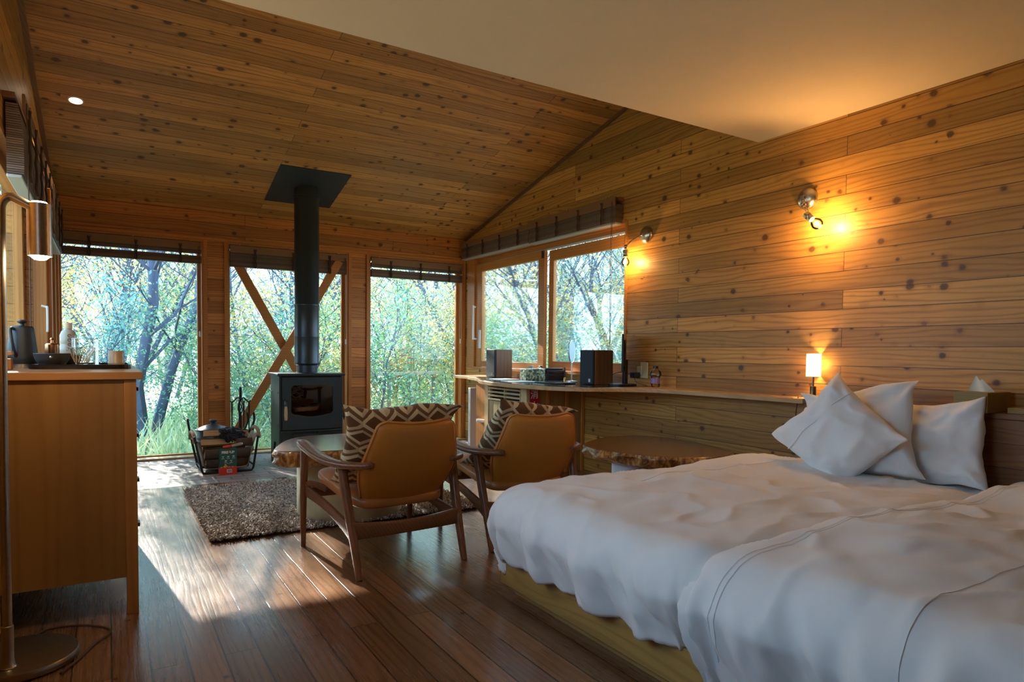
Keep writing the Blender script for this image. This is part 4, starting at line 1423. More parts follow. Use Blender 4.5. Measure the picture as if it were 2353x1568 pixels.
# ------------------------------------------------------------------ pillows and cushions
def pillow_mb(W, H, T, pinch=.10, sd=0.0, wr=.006, n=40):
    def f(side):
        def g(u, v):
            x, y = 2 * u - 1, 2 * v - 1
            # gather grid lines to the edges for crisp seams
            x = math.sin(x * PI / 2) * .5 + x * .5
            y = math.sin(y * PI / 2) * .5 + y * .5
            px = x * W / 2 * (1 - pinch * (1 - y * y) * abs(x) ** 3)
            py = y * H / 2 * (1 - pinch * (1 - x * x) * abs(y) ** 3)
            t_ = (max(0, 1 - abs(x) ** 2.4) * max(0, 1 - abs(y) ** 2.4)) ** .55
            z = side * T / 2 * t_
            a = (1 - (max(abs(x), abs(y))) ** 4)
            z += wr * (fbm(px * 9 + sd, py * 9, side * 2.0) + 1.2 * fbm(px * 3 + sd, py * 3, side) + 1.1 * (1 - abs(fbm(px * 5 + py * 3 + sd, py * 8 - px * 4, side + 3, 2))) ** 8) * min(1, t_ * 3) * side
            # corner creases
            cr = abs(x * y) ** 1.5
            z += side * wr * 1.6 * cr * math.sin(9 * (abs(x) - abs(y)) + sd) * a * 2
            z += .055 * (abs(x * y) ** 4) * math.sin(sd * 3 + 1.7 * x + 2.9 * y)
            ox = .013 * fbm(py * 5 + sd, px * 2, 4) * abs(x)
            oy = .013 * fbm(px * 5 + sd + 9, py * 2, 6) * abs(y)
            return (px + ox, py + oy, z)
        return g
    mb = MB()
    mb.grid(f(1), n, n)
    b0 = MB(); b0.grid(f(-1), n, n)
    mb.add(b0.v, [q[::-1] for q in b0.f])
    return mb


def place_pillow(name, label, cat, group, W, H, T, mat, mtx, sd, pinch=.10, wr=.006, seams=None, seam_mat=None):
    t = pillow_mb(W, H, T, pinch, sd, wr)
    o = t.build(name, mat, None, smooth=75, weld=True)
    o.matrix_world = mtx
    tag(o, label, cat, group)
    if seams:
        sb = MB()
        for x in seams:
            sb.tube([(x + .004 * math.sin(i), -H * .44 + H * .88 * i / 14, (T / 2) * (max(0, 1 - abs(2 * x / W) ** 2.4) * max(0, 1 - abs(-.88 + 1.76 * i / 14) ** 2.4)) ** .55 + .0005) for i in range(15)], .0024, 6)
        s = sb.build('seam', seam_mat or mat, None)
        s.parent = o
    return o


def chair_pt(ch, p): return ch.matrix_basis @ Vector(p)


def chair_frame(ch, c, xa, ya):
    R_ = ch.matrix_basis.to_3x3()
    return frame(ch.matrix_basis @ Vector(c), R_ @ Vector(xa), R_ @ Vector(ya))


cg = 'chevron cushions on the lounge chairs'
place_pillow('chevron_cushion', 'brown and cream chevron cushion on the nearer lounge chair', 'cushion', cg, .60, .46, .15, M['chevron'],
             chair_frame(ch1, (-.020, -.172, .592), (1, .02, .045), (0, -.50, .86)), 1.0, .07)
place_pillow('chevron_cushion', 'brown and cream chevron cushion slumped sideways on the farther lounge chair', 'cushion', cg, .50, .54, .15, M['chevron'],
             frame((2.005, 3.185, .560), (.477, 0, -.050), (.085, -.36, .43)), 5.0, .07)

# ------------------------------------------------------------------ beds
BXF, BXH = 1.455, 3.44


def bed(y0, y1, label, lift):
    t = thing('platform_bed', label, 'bed', ((BXF + BXH) / 2, (y0 + y1) / 2, 0), 0, 'platform beds')
    f = MB()
    f.box(BXF, y0, .045, BXF + .03, y1, .172)
    f.box(BXF + .03, y0, .045, BXH, y0 + .03, .172)
    f.box(BXF + .03, y1 - .03, .045, BXH, y1, .172)
    f.box(BXF + .03, y0 + .03, .10, BXH, y1 - .03, .15)
    f.build('bed_frame', M['bedw'], t, bevel=.003)
    p = MB()
    p.box(BXF + .045, y0 + .045, 0, BXH - .02, y1 - .045, .05)
    p.build('plinth', M['bedw'], t, bevel=.002)
    m_ = MB().box(BXF + .06, y0 + .05, .151, BXH - .005, y1 - .05, .36)
    m_.build('mattress', M['cotton'], t, bevel=.05, seg=5)
    return t


bed(1.185, 2.455, 'low wooden platform bed along the shelf, farther from the camera', 0)
bed(-.09, 1.160, 'low wooden platform bed nearest the camera, frame hidden under its duvet', 0)


def duvet(name, label, x0, x1, y0, y1, ztop, zhem, R, sd, skirt_x, skirt_y0, skirt_y1, over=0.0, fk=1.0, nx=150, ny=120, mounds=(), floor_y0=None):
    """padded cover draped over the mattress block x0..x1, y0..y1, hanging at the foot (x0) and the sides"""
    Lx0, Ly0, Ly1 = skirt_x, skirt_y0, skirt_y1
    def f(u, v):
        a = lerp(x0 - Lx0, x1, u)
        b = lerp(y0 - Ly0, y1 + Ly1, v)
        ix0, iy0, iy1 = x0 + R * .55, y0 + R * .55, y1 - R * .55
        sx = max(0, ix0 - a)
        sy = max(0, iy0 - b) if b < iy0 else (max(0, b - iy1))
        sgn = -1 if b < iy0 else 1
        d = math.hypot(sx, sy)
        cx_, cy_ = max(a, ix0), min(max(b, iy0), iy1)
        # soft quilted loft on the top
        e = min(1, (a - x0 + .05) / .4) if a > x0 else 0
        z = ztop + .022 * fbm(a * 1.6 + sd, b * 1.6, 1) + .007 * fbm(a * 4 + sd, b * 4, 2)
        wrk = .009 * abs(fbm(a * 3.2 + b * 2.2 + sd, b * 5.5 - a * 1.5, 5, 3)) - .005 + .012 * (1 - abs(fbm(a * 2.3 - b * 1.3, b * 3.4 + a + sd, 8, 2))) ** 6
        z += wrk
        for (mx, my, rx, ry, hz) in mounds:
            q = ((a - mx) / rx) ** 2 + ((b - my) / ry) ** 2
            if q < 9: z += hz * math.exp(-q)
        if d <= 1e-6: return (a, b, z)
        ang = min(d / R, PI / 2 * .97)
        hz_ = R * math.sin(ang)
        drop = R * (1 - math.cos(ang))
        rest = max(0, d - R * PI / 2 * .97)
        drop += rest
        total = max(Lx0 if sx > 0 else 0, 1e-3)
        # hem folds
        along = b if sx >= sy else a
        g = smooth01((d - R * .45) / .26)
        wv = math.sin(along * 26 + drop * 5 * fbm(along * 1.7, sd, 9) + 9 * fbm(along * 2.1, sd, 3))
        fold = .034 * math.copysign(abs(wv) ** .8, wv) * (.30 + 1.6 * abs(fbm(along * 2.6 + 7, sd + 2, 0))) + .020 * fbm(along * 13 + drop * 6, drop * 4 + sd, 7)
        hz_ += g * fold * fk * 1.35 - .36 * rest
        dx, dy = sx / d, sy / d
        zz = z - drop
        if zz < zhem - .07: zz = zhem - .07 + (.012 * math.sin(along * 11 + sd) + .008 * fbm(along * 20, sd, 1))
        return (cx_ - dx * hz_, cy_ + sgn * dy * hz_, zz)
    mb = MB().grid(f, nx, ny)
    o = mb.build(name, M['cotton_d'], None, smooth=80)
    s = o.modifiers.new('t', 'SOLIDIFY'); s.thickness = .010; s.offset = -1
    tag(o, label, 'duvet', 'white duvets')
    return o, f


o1, f1 = duvet('duvet', 'white duvet on the bed beside the shelf, rounded over the foot of the frame', 1.435, 3.10, 1.30, 2.46, .487, .160, .165, 2.0, .328, .02, .27, nx=170, ny=130,
               mounds=((2.95, 2.15, .35, .3, .012), (2.1, 2.0, .5, .35, .012)))
o2, f2 = duvet('duvet', 'white duvet on the bed nearest the camera, seamed edge lapping the other duvet', 1.435, 3.30, .02, 1.30, .512, .150, .175, 8.0, .372, .40, .12, nx=180, ny=150,
               mounds=((2.05, .95, .40, .28, .035), (3.05, .98, .22, .22, .055), (3.15, .55, .25, .3, .05)))
# stitched seams on the near duvet
sb = MB()
for v0, x_a, x_b in ((.865, .03, .9),):
    for off in (0, .010):
        sb.tube([Vector(f2(lerp(x_a, x_b, i / 90), v0 + off)) + Vector((-.001, .0, .0025)) for i in range(91)], .0009, 5)
for v0 in (.60,):
    sb.tube([Vector(f2(lerp(.02, .95, i / 90), v0 + .015 * math.sin(i * .06))) + Vector((-.001, .0, .002)) for i in range(91)], .0010, 5)
so_ = sb.build('stitched_seam', M['cotton'], None)
so_.parent = o2
sb = MB()
sb.tube([Vector(f1(lerp(.42, .98, i / 60), .57 + .03 * math.sin(i * .05))) + Vector((0, 0, .001)) for i in range(61)], .0010, 5)
so_ = sb.build('stitched_seam', M['cotton'], None)
so_.parent = o1
# folded sheet at the head of the bed
fs_ = MB().grid(lambda u, v: (lerp(3.02, 3.42, u), lerp(1.22, 2.42, v), .452 + .012 * fbm(u * 5, v * 9, 3) + .012 * math.sin(u * 3 + v * 14) * (1 - u)), 24, 60)
o_ = fs_.build('bed_sheet', M['cotton_d'], None, smooth=80)
o_.modifiers.new('t', 'SOLIDIFY').thickness = .012
tag(o_, 'white sheet turned back under the pillows of the bed beside the shelf', 'sheet')

# pillows: frames are centre, width direction, height direction (front faces the room, -X)
pg = 'white pillows against the headboard'
place_pillow('bed_pillow', 'white square pillow tipped onto its corner in front of the other pillows', 'pillow', pg, .46, .46, .18, M['cotton'],
             frame((3.025, 1.915, .655), (.10, -.735, -.665), (.24, -.625, .74)), 1.3, .13, .013, seams=(-.10,))
place_pillow('bed_pillow', 'white pillow standing behind the tipped one, its peaked corner highest at right', 'pillow', pg, .56, .47, .17, M['cotton'],
             frame((3.190, 1.905, .668), (.05, -.985, .20), (.26, .10, .96)), 4.1, .10, .012)
place_pillow('bed_pillow', 'white pillow nearest the tissue box, at the right end of the row', 'pillow', pg, .42, .42, .13, M['cotton'],
             frame((3.335, 1.600, .640), (.02, -1, .10), (.22, .06, .97)), 7.7, .10, .012)
place_pillow('bed_pillow', 'white pillow leaning on the headboard under the small lamp, mostly hidden', 'pillow', pg, .55, .34, .13, M['cotton'],
             frame((3.352, 2.06, .60), (.0, -1, .03), (.16, .0, .98)), 9.2, .07, .006)

# headboard with its shelf top
hb = thing('headboard', 'dark cedar board headboard running behind the pillows', 'headboard', (3.54, 1.2, 0))
MB().box(3.455, -.60, 0.0, 3.635, 2.385, .768).build('board_front', M['headb'], hb, smooth=0)
MB().box(3.446, -.60, .769, 3.636, 2.395, .797).build('headboard_top', M['headb'], hb, bevel=.002)
# ------------------------------------------------------------------ desk and wall shelf
dk = thing('corner_desk', 'curved wooden desk under the right window, narrowing to a shelf along the wall', 'desk', (3.3, 4.5, 0))
outl = catmull([(3.47, 2.402, 0), (3.455, 2.85, 0), (3.435, 3.20, 0), (3.375, 3.54, 0), (3.20, 3.735, 0), (2.98, 3.85, 0), (2.83, 4.07, 0), (2.765, 4.42, 0), (2.755, 4.75, 0), (2.82, 5.15, 0), (2.96, 5.45, 0), (3.06, 5.68, 0), (3.12, 5.90, 0), (3.17, 6.06, 0)], 8)
op = [(p.x, p.y) for p in outl] + [(3.20, 6.10), (3.20, 6.42), (3.639, 6.42), (3.639, 2.402)]
MB().prism(op, .765, .795, None).build('desk_top', M['ash_y'], dk, bevel=.003)
ins = [(p.x + .02, p.y) for p in outl[30:]] + [(3.60, 6.05), (3.60, 3.85), (3.40, 3.72)]
gt = MB().prism([(p.x + .025, p.y + (.012 if p.y < 3.9 else 0)) for p in outl[38:96]] + [(3.60, 5.75), (3.60, 3.78)], .7955, .7985)
gt.build('glass_sheet', plain('dark_glass_top', (0.035, 0.06, 0.07, 1), .06, 0, .8), dk, smooth=0)
# cabinet below
cb = thing('radiator_cabinet', 'pale slatted timber cabinet under the desk', 'cabinet', (3.33, 5.06, 0))
c_ = MB()
c_.box(3.02, 4.79, 0, 3.04, 4.80, .764)
c_.box(3.02, 4.70, 0, 3.06, 4.80, .764)
c_.box(3.02, 5.36, 0, 3.05, 5.43, .764)
c_.box(3.02, 4.80, .735, 3.05, 5.36, .764)
c_.build('cabinet_frame', M['pale'], cb, bevel=.002)
c_ = MB()
for i in range(7):
    y = 4.80 + .08 * i
    c_.box(3.030, y + .0015, 0, 3.045, y + .0785, .60)
c_.build('cabinet_boards', M['pale'], cb, bevel=.002)
c_ = MB()
for i in range(4): c_.box(3.020, 4.80, .607 + .034 * i, 3.052, 5.36, .623 + .034 * i)
for y in (4.815, 5.08, 5.345): c_.box(3.026, y - .006, .60, 3.05, y + .006, .735)
c_.build('louvre', M['pale'], cb, bevel=.0015)
MB().box(3.10, 4.80, .55, 3.11, 5.36, .74).build('dark_back', M['blackp'], cb, smooth=0)
c_ = MB()
c_.box(3.06, 4.705, 0, 3.638, 4.73, .764)
c_.build('end_panel', M['cab'], cb, smooth=0)
c_ = MB()
for x in (3.225, 3.43, 3.605): c_.box(x, 4.695, 0, x + .03, 4.712, .764)
c_.build('panel_batten', M['fir'], cb, bevel=.001)
c_ = MB().box(3.045, 5.435, 0, 3.60, 5.46, .764).box(3.13, 5.46, 0, 3.15, 5.80, .764)
c_.build('side_panel', M['fir'], cb, bevel=.001)
hs = MB()
hp = [(3.135, 5.50)] + [(3.135 - .085 * math.sin(PI * i / 12), 5.50 + .26 * i / 12) for i in range(13)]
hs.prism(hp, .37, .392)
hs.build('corner_shelf', M['white'], cb, bevel=.002)
tag(MB().box(3.325, 6.29, 0, 3.40, 6.34, .66).build('metal_cabinet', M['bluesteel'], None, bevel=.003), 'tall narrow pale grey metal box under the desk in the window corner', 'cabinet')

# fire extinguisher sign
sg = thing('fire_sign', 'narrow red sign with white Japanese characters under the desk edge', 'sign', (3.095, 4.69, .40))
MB().box(3.047, 4.690, .40, 3.142, 4.6945, .752).build('sign_plate', M['signred'], sg, bevel=.001)
for i, ch in enumerate('\u6d88\u706b\u5668'):
    text_obj('sign_lettering', ch, .080, M['signwhite'], frame((3.0945, 4.6895, .688 - .098 * i), (1, 0, 0), (0, 0, 1)), sg, .0006, bold=.0012)


# ------------------------------------------------------------------ things on the desk
def speaker(x, y, label):
    t = thing('bookshelf_speaker', label, 'speaker', (x + .1, y + .085, .7985), 0, 'wood sided speakers on the desk')
    z0, z1 = .8000, 1.074
    MB().box(x + .022, y, z0, x + .205, y + .170, z1).build('speaker_cabinet', M['spk_wood'], t, bevel=.002)
    MB().box(x, y + .002, z0 + .002, x + .020, y + .168, z1 - .002).build('speaker_grille', plain('speaker_cloth', (0.016, 0.024, 0.034, 1), .75, nscale=200, namp=.2), t, bevel=.004)
    MB().box(x - .0012, y + .030, z0 + .018, x, y + .042, z0 + .045).box(x - .0012, y + .046, z0 + .018, x, y + .054, z0 + .045).build('badge', M['steel'], t)
    return t


speaker(3.250, 5.650, 'wood sided black speaker at the corner end of the desk')
speaker(3.262, 4.115, 'wood sided black speaker in front of the window, between mirror and monitor')

# monitor seen edge on
mo = thing('flat_monitor', 'thin black flat screen seen edge on at the end of the window', 'monitor', (3.46, 3.985, .797))
d_ = Vector((3.46, 3.985, 0)).normalized()
nrm = Vector((d_.y, -d_.x, 0))
c0 = Vector((3.455, 3.985, 0))
MB().beam(c0 - d_ * .175 + Vector((0, 0, 1.055)), c0 + d_ * .175 + Vector((0, 0, 1.055)), .018, .285, (0, 0, 1)).build('screen', M['blackp'], mo, bevel=.004)
MB().beam(c0 - d_ * .13 + nrm * .014 + Vector((0, 0, 1.05)), c0 + d_ * .13 + nrm * .014 + Vector((0, 0, 1.05)), .022, .21, (0, 0, 1)).build('screen_back', M['blackp'], mo, bevel=.006)
MB().beam(c0 + nrm * .02 + Vector((0, 0, .80)), c0 + nrm * .02 + Vector((0, 0, 1.0)), .035, .03, (0, 1, 0)).build('stand_neck', M['blackp'], mo, bevel=.004)
MB().prism([(c0.x + .12 * math.cos(a) * 1.0, c0.y + .10 * math.sin(a)) for a in [i * 2 * PI / 32 for i in range(32)]], .7985, .812).build('stand_foot', M['blackp'], mo, bevel=.003)

# round mirror on a stand
mi = thing('table_mirror', 'round steel table mirror on a thin stand beside the speaker', 'mirror', (3.415, 4.60, .797))
mm = frame((3.415, 4.60, 1.060), (.80, .60, 0), (0, 0, 1))
MB().lathe([(.0001, -.004), (.088, -.004), (.092, 0), (.088, .004), (.0001, .004)], (0, 0, 0), 40, mm, caps=False).build('mirror_disc', plain('mirror_dark', (0.045, 0.055, 0.045, 1), .3), mi)  # flat dark colour in place of a mirror reflection
MB().tube([mm @ Vector((.094 * math.cos(i * 2 * PI / 40), .094 * math.sin(i * 2 * PI / 40), 0)) for i in range(41)], .004, 8).build('mirror_rim', M['steel'], mi)
MB().lathe([(.055, .7985), (.055, .806), (.010, .812), (.0055, .82), (.0055, .966)], (3.415, 4.60, 0), 28).build('mirror_stand', M['steel'], mi)

# decorative box, organiser, pen, papers, card
t = NT('shell_mosaic')
vo = t.n('TexVoronoi', {'Vector': t.obj(), 'Scale': 60.0})
rc = t.ramp(t.sep(vo.outputs['Color'])[0], [(0, (0.03, 0.05, 0.05, 1)), (.35, (0.10, 0.16, 0.10, 1)), (.6, (0.42, 0.40, 0.20, 1)), (1, (0.55, 0.60, 0.52, 1))])
M['mosaic'] = t.pbr(rc, .3, 0.2)
db = thing('mosaic_box', 'small patterned tissue box with mother of pearl style mosaic', 'box', (3.25, 4.98, .797))
MB().box(3.197, 4.98, .7985, 3.400, 5.09, .902).build('box_body', M['mosaic'], db, bevel=.004)
MB().box(3.185, 5.10, .7985, 3.19, 5.101, .7986)
og = thing('desk_organiser', 'black lidded desk organiser beside the mosaic box', 'organiser', (3.55, 5.05, .797))
MB().box(3.425, 4.99, .7985, 3.635, 5.15, .885).build('organiser_body', M['blackp'], og, bevel=.003)
MB().box(3.415, 4.985, .888, 3.60, 5.14, .908).build('organiser_lid', M['lacquer'], og, bevel=.004)
MB().box(3.44, 4.988, .80, 3.62, 4.9905, .845).box(3.44, 4.988, .852, 3.62, 4.9905, .88).build('drawer_front', M['lacquer'], og, bevel=.001)
pn = thing('stylus_pen', 'slim black pen standing upright in a gold holder', 'pen', (3.487, 4.80, .797))
MB().lathe([(.005, .81), (.005, .87), (.0065, .88), (.0065, .915), (.003, .925)], (3.487, 4.80, 0), 12).build('pen_body', M['blackp'], pn)
MB().lathe([(.013, .7985), (.012, .82), (.007, .83)], (3.487, 4.80, 0), 14).build('pen_holder', plain('brass', (.62, .40, .10, 1), .3, 1.0), pn)
tag(MB().box(3.02, 5.10, .7990, 3.20, 5.34, .8035).build('leaflet', M['paper'], None, bevel=.0005), 'pale leaflet lying on the desk in front of the left speaker', 'leaflet')
tag(MB().box(2.90, 4.62, .7990, 3.13, 4.93, .8025).build('brochure', plain('blue_grey_brochure', (.22, .30, .32, 1), .35), None, bevel=.0005), 'blue grey brochure lying on the desk over the louvre', 'brochure')
tag(MB().box(3.02, 4.28, .7990, 3.22, 4.58, .809).build('black_folder', M['lacquer'], None, bevel=.002), 'flat black folder lying on the desk before the right speaker', 'folder')
cd_ = MB().beam((3.46, 5.36, .80), (3.50, 5.38, .915), .09, .003, (1, 0, 0))
tag(cd_.build('standing_card', plain('pale_blue_card', (.35, .55, .62, 1), .4), None), 'pale blue card propped on the window sill behind the organiser', 'card')

# outlet, adapter with cable, bottle
ot = thing('wall_outlet', 'cream wall outlet plate on the cedar wall above the desk', 'outlet', (XR, 3.93, .90))
MB().box(XR - .008, 3.895, .855, XR - .0005, 3.975, .98).build('outlet_plate', M['cream'], ot, bevel=.002)
MB().box(XR - .016, 3.955, .885, XR - .008, 4.005, .945).build('outlet_socket', M['cream'], ot, bevel=.002)
ad = thing('power_adapter', 'black power adapter plugged into the wall outlet', 'adapter', (XR - .05, 4.0, .875))
MB().box(XR - .075, 3.965, .855, XR - .017, 4.025, .90).build('adapter_body', M['blackp'], ad, bevel=.005)
ccm = MB()
ccm.tube(catmull([(XR - .07, 4.03, .885), (XR - .12, 4.08, .90), (XR - .16, 4.15, .87), (XR - .14, 4.20, .82), (XR - .1, 4.18, .803)], 6), .0028, 7)
ccm.tube(catmull([(XR - .07, 3.98, .86), (XR - .09, 3.92, .82), (XR - .06, 3.86, .803), (XR - .10, 3.80, .803)], 6), .0028, 7)
ccm.build('power_cable', M['blackp'], ad)
bt = thing('spray_bottle', 'clear round bottle with dark cap standing at the end of the desk', 'bottle', (3.535, 3.70, .797))
MB().lathe([(.030, .7985), (.034, .805), (.034, .875), (.042, .882), (.044, .90), (.036, .922), (.018, .935), (.016, .940)], (3.535, 3.70, 0), 28).build('bottle_body', M['pet'], bt)
MB().lathe([(.020, .938), (.020, .955), (.012, .960)], (3.535, 3.70, 0), 20).build('bottle_cap', M['blackp'], bt)
MB().lathe([(.0345, .825), (.0347, .83), (.0347, .860), (.0345, .865)], (3.535, 3.70, 0), 28, caps=False).build('bottle_label', plain('violet_label', (.25, .16, .42, 1), .4), bt)

# table lamp on the shelf
tl = thing('table_lamp', 'small bronze table lamp with glowing cream square shade on the shelf', 'table lamp', (3.56, 2.462, .797))
lx, ly = 3.588, 2.425
MB().lathe([(.050, .7975), (.052, .7990), (.050, .8015)], (lx, ly, 0), 32).build('lamp_foot', M['bronze'], tl)
MB().lathe([(.0175, .801), (.0175, .862), (.015, .866)], (lx, ly, 0), 24).build('lamp_body', M['bronze'], tl)
MB().lathe([(.005, .866), (.005, .935)], (lx, ly, 0), 12).build('lamp_stem', M['bronze'], tl)
s_ = MB()
for i in range(1):
    s_.box(-.039, -.039, 0, .039, .039, .134, Matrix.Translation((lx, ly, .925)) @ Matrix.Rotation(.55, 4, 'Z'))
s_.f = [q for q in s_.f if not (q == (0, 3, 2, 1) or q == (4, 5, 6, 7))]
s_.build('lamp_shade', M['shade'], tl, smooth=0)
MB().sphere((lx, ly, .985), .014).build('lamp_bulb', M['bulb'], tl)
point_light('lamp_light', (lx, ly, .99), 5.0, WARM, .02, tl)
MB().tube(catmull([(lx - .02, ly + .02, .81), (lx - .075, ly + .03, .805), (lx - .098, ly + .03, .80), (lx - .105, ly + .03, .76), (lx - .10, ly + .04, .70), (lx - .104, ly + .03, .62)], 5), .0035, 7).build('lamp_cord', M['rope'], tl)

# tissue box and a low wooden box
tb = thing('tissue_box', 'wooden tissue box on the headboard shelf with a tissue pulled up', 'tissue box', (3.48, 1.46, .797))
q_ = Matrix.Translation((3.468, 1.500, .7975)) @ Matrix.Rotation(.0, 4, 'Z')
MB().box(-.100, -.085, 0, .125, .055, .092, q_).build('box_body', M['box_wood'], tb, bevel=.002)
def tis(u, v):
    a = (u - .5)
    w = .085 * (1 - .75 * v)
    return (3.475 + .012 * math.sin(u * 7) * (1 - v), 1.488 - a * w * 1.3 + .012 * v, .8895 + .062 * v + .010 * math.sin(u * 5 + 1) * v)
tt = MB().grid(tis, 16, 8).build('tissue_sheet', M['tissue'], tb)
lb = thing('low_wood_box', 'low flat wooden box beside the tissue box at the right edge', 'box', (3.50, 1.27, .797))
MB().box(3.455, 1.16, .7975, 3.62, 1.372, .824).build('box_body', M['box_wood'], lb, bevel=.002)


# ------------------------------------------------------------------ wall sconces
def sconce(y, z, label, pts, bulb, aim, energy):
    t = thing('wall_sconce', label, 'wall lamp', (XR, y, z), 0, 'bare bulb wall lamps')
    mx = Matrix(((0, 0, -1, XR), (0, 1, 0, y), (1, 0, 0, z), (0, 0, 0, 1)))
    MB().lathe([(.066, 0), (.066, .010), (.060, .020), (.045, .034), (.022, .042), (.0001, .044)], (0, 0, 0), 36, mx, caps=False).build('wall_plate', M['steel'], t)
    MB().box(XR - .062, y - .012, z - .012, XR - .040, y + .012, z + .012).build('arm_clamp', M['steel'], t, bevel=.002)
    a = MB()
    for s in (-.008, .008):
        a.tube(catmull([(p[0], p[1] + s, p[2]) for p in pts], 5), .0036, 7)
    a.sphere(pts[-2], .017, 14, 8)
    a.build('sconce_arm', M['steel'], t)
    B = Vector(bulb)
    A = Vector(aim).normalized()
    xa = A.orthogonal().normalized()
    m2 = frame(B, xa, A.cross(xa))
    MB().lathe([(.014, -.085), (.021, -.082), (.022, -.060), (.019, -.056), (.019, -.040), (.021, -.036), (.021, -.028)], (0, 0, 0), 24, m2).build('bulb_socket', M['steel'], t)
    MB().lathe([(.014, -.030), (.016, -.020), (.030, -.002), (.034, .016), (.029, .033), (.016, .044), (.0001, .048)], (0, 0, 0), 22, m2, caps=False).build('glass_bulb', glass('bulb_glass', (1, .88, .66, 1), 1.6), t)
    MB().sphere(B + A * .012, .015, 12, 8).build('glowing_filament', M['bulb'], t)
    point_light('sconce_light', B + A * .008, energy, WARM, .012, t)
    return t


sconce(2.530, 2.000, 'bare bulb wall lamp high on the right wall above the bed', [(XR - .055, 2.525, 1.985), (XR - .080, 2.505, 1.950), (XR - .085, 2.475, 1.905)], (3.515, 2.392, 1.822), (.05, -.75, -.70), 15.0)
sconce(3.938, 1.985, 'bare bulb wall lamp beside the window, arm folded down to the left', [(XR - .05, 3.95, 1.98), (XR - .075, 4.03, 1.945), (XR - .085, 4.085, 1.905), (XR - .085, 4.09, 1.885)], (3.555, 4.088, 1.795), (0, .02, -1), 7.0)

# ------------------------------------------------------------------ recessed downlights
def downlight(x, y, z, tilt, label, energy, group=None, size=math.radians(100)):
    t = thing('downlight', label, 'ceiling light', (x, y, z), 0, group)
    n_ = Vector((0, tilt, 1)).normalized()
    m_ = frame((x, y, z), (1, 0, 0), (0, n_.z, -n_.y))
    MB().lathe([(.047, -.0005), (.047, -.005), (.040, -.006), (.039, -.002)], (0, 0, 0), 32, m_, caps=False).build('downlight_ring', M['white'], t)
    MB().lathe([(.0001, -.0025), (.039, -.0025)], (0, 0, 0), 32, m_, caps=False).build('downlight_lens', M['downl'], t)
    l = point_light('downlight_beam', Vector((x, y, z)) - n_ * .02, energy, WARMW, .035, t, size, .8)
    return t


downlight(-.165, 5.508, roof_z(5.508), .24, 'round recessed downlight in the sloping ceiling', 24.0)

# ------------------------------------------------------------------ floor lamp
fl = thing('floor_lamp', 'steel floor lamp with round base, bent pole and small cylinder head', 'floor lamp', (-.26, 2.69, 0))
MB().lathe([(.158, 0.002), (.166, .006), (.168, .012), (.168, .026), (.165, .031), (.02, .033)], (-.262, 2.685, 0), 56).build('lamp_foot', M['galv'], fl, smooth=40)
px_, py_ = -.281, 2.590
MB().lathe([(.024, .033), (.020, .037), (.0165, .06), (.0165, .165), (.0145, .167)], (px_, py_, 0), 20).build('pole_sleeve', M['galv'], fl)
pole = [(px_, py_, .16), (px_, py_, .8), (px_ + .002, py_, 1.30), (px_ + .004, py_, 1.475)] + [(px_ + .004 + .028 * (1 - math.cos(a)), py_ , 1.475 + .042 * math.sin(a)) for a in [PI / 2 * i / 6 for i in range(1, 7)]] + [(px_ + .075, py_ + .002, 1.496), (px_ + .112, py_ + .006, 1.466)]
MB().tube(pole, .0135, 14).build('lamp_pole', M['galv'], fl)
hx, hy = -.180, 2.603
MB().lathe([(.0305, 1.340), (.0335, 1.340), (.0335, 1.505), (.0305, 1.505)], (hx, hy, 0), 32, caps=False).lathe([(.0305, 1.505), (.0305, 1.340)], (hx, hy, 0), 32, caps=False).build('lamp_head', M['galv'], fl, smooth=40)
b_ = MB().lathe([(.0001, 1.326), (.016, 1.329), (.026, 1.338), (.0295, 1.346)], (hx, hy, 0), 24, caps=False)
b_.lathe([(.0295, 1.502), (.020, 1.512), (.0001, 1.515)], (hx, hy, 0), 24, caps=False)
b_.build('lamp_lens', M['lampend'], fl)
point_light('lamp_downlight', (hx, hy, 1.318), 3.0, WARMW, .015, fl)
point_light('lamp_uplight', (hx, hy, 1.528), 4.0, WARMW, .015, fl)
MB().tube(catmull([(-.262, 2.845, .012), (-.20, 2.95, .006), (-.10, 2.93, .006), (-.02, 2.86, .006), (-.005, 2.80, .006), (-.05, 2.72, .006), (-.09, 2.62, .006), (-.14, 2.52, .006)], 8), .0045, 8).build('lamp_cord', M['rope'], fl)

# ------------------------------------------------------------------ sideboard
sbd = thing('sideboard', 'tall wooden sideboard with the tea tray on it, end panel facing the camera', 'sideboard', (-.15, 3.55, 0))
S0, S1 = 2.970, 4.30
b_ = MB()
b_.box(-.385, S0 + .004, .150, .054, S0 + .024, .927)
b_.build('end_panel', M['cab'], sbd, smooth=0)
b_ = MB()
b_.box(-.385, S0 + .024, .150, .070, S1 - .02, .926)
b_.box(-.385, S1 - .02, .150, .094, S1, .926)
b_.build('carcass', M['cab'], sbd, smooth=0)
for (x0, x1, y0, y1) in ((.054, .095, S0, S0 + .04), (.054, .095, S1 - .04, S1), (-.385, -.345, S0 + .004, S0 + .04), (-.385, -.345, S1 - .04, S1)):
    MB().box(x0, y0, 0, x1, y1, .927 if x0 > 0 else .15).build('leg', wood('sideboard_leg_wood', (0.44, 0.215, 0.070, 1), (0.33, 0.145, 0.044, 1), 'Z', 'X', freq=60, warp=2, rough=.42, bumpk=.05, uscale=.5) if 'leg_w' not in M else M['leg_w'], sbd, bevel=.002)
MB().box(-.395, S0 - .012, .928, .117, S1 + .012, .957).build('sideboard_top', M['cab_y'], sbd, bevel=.002)
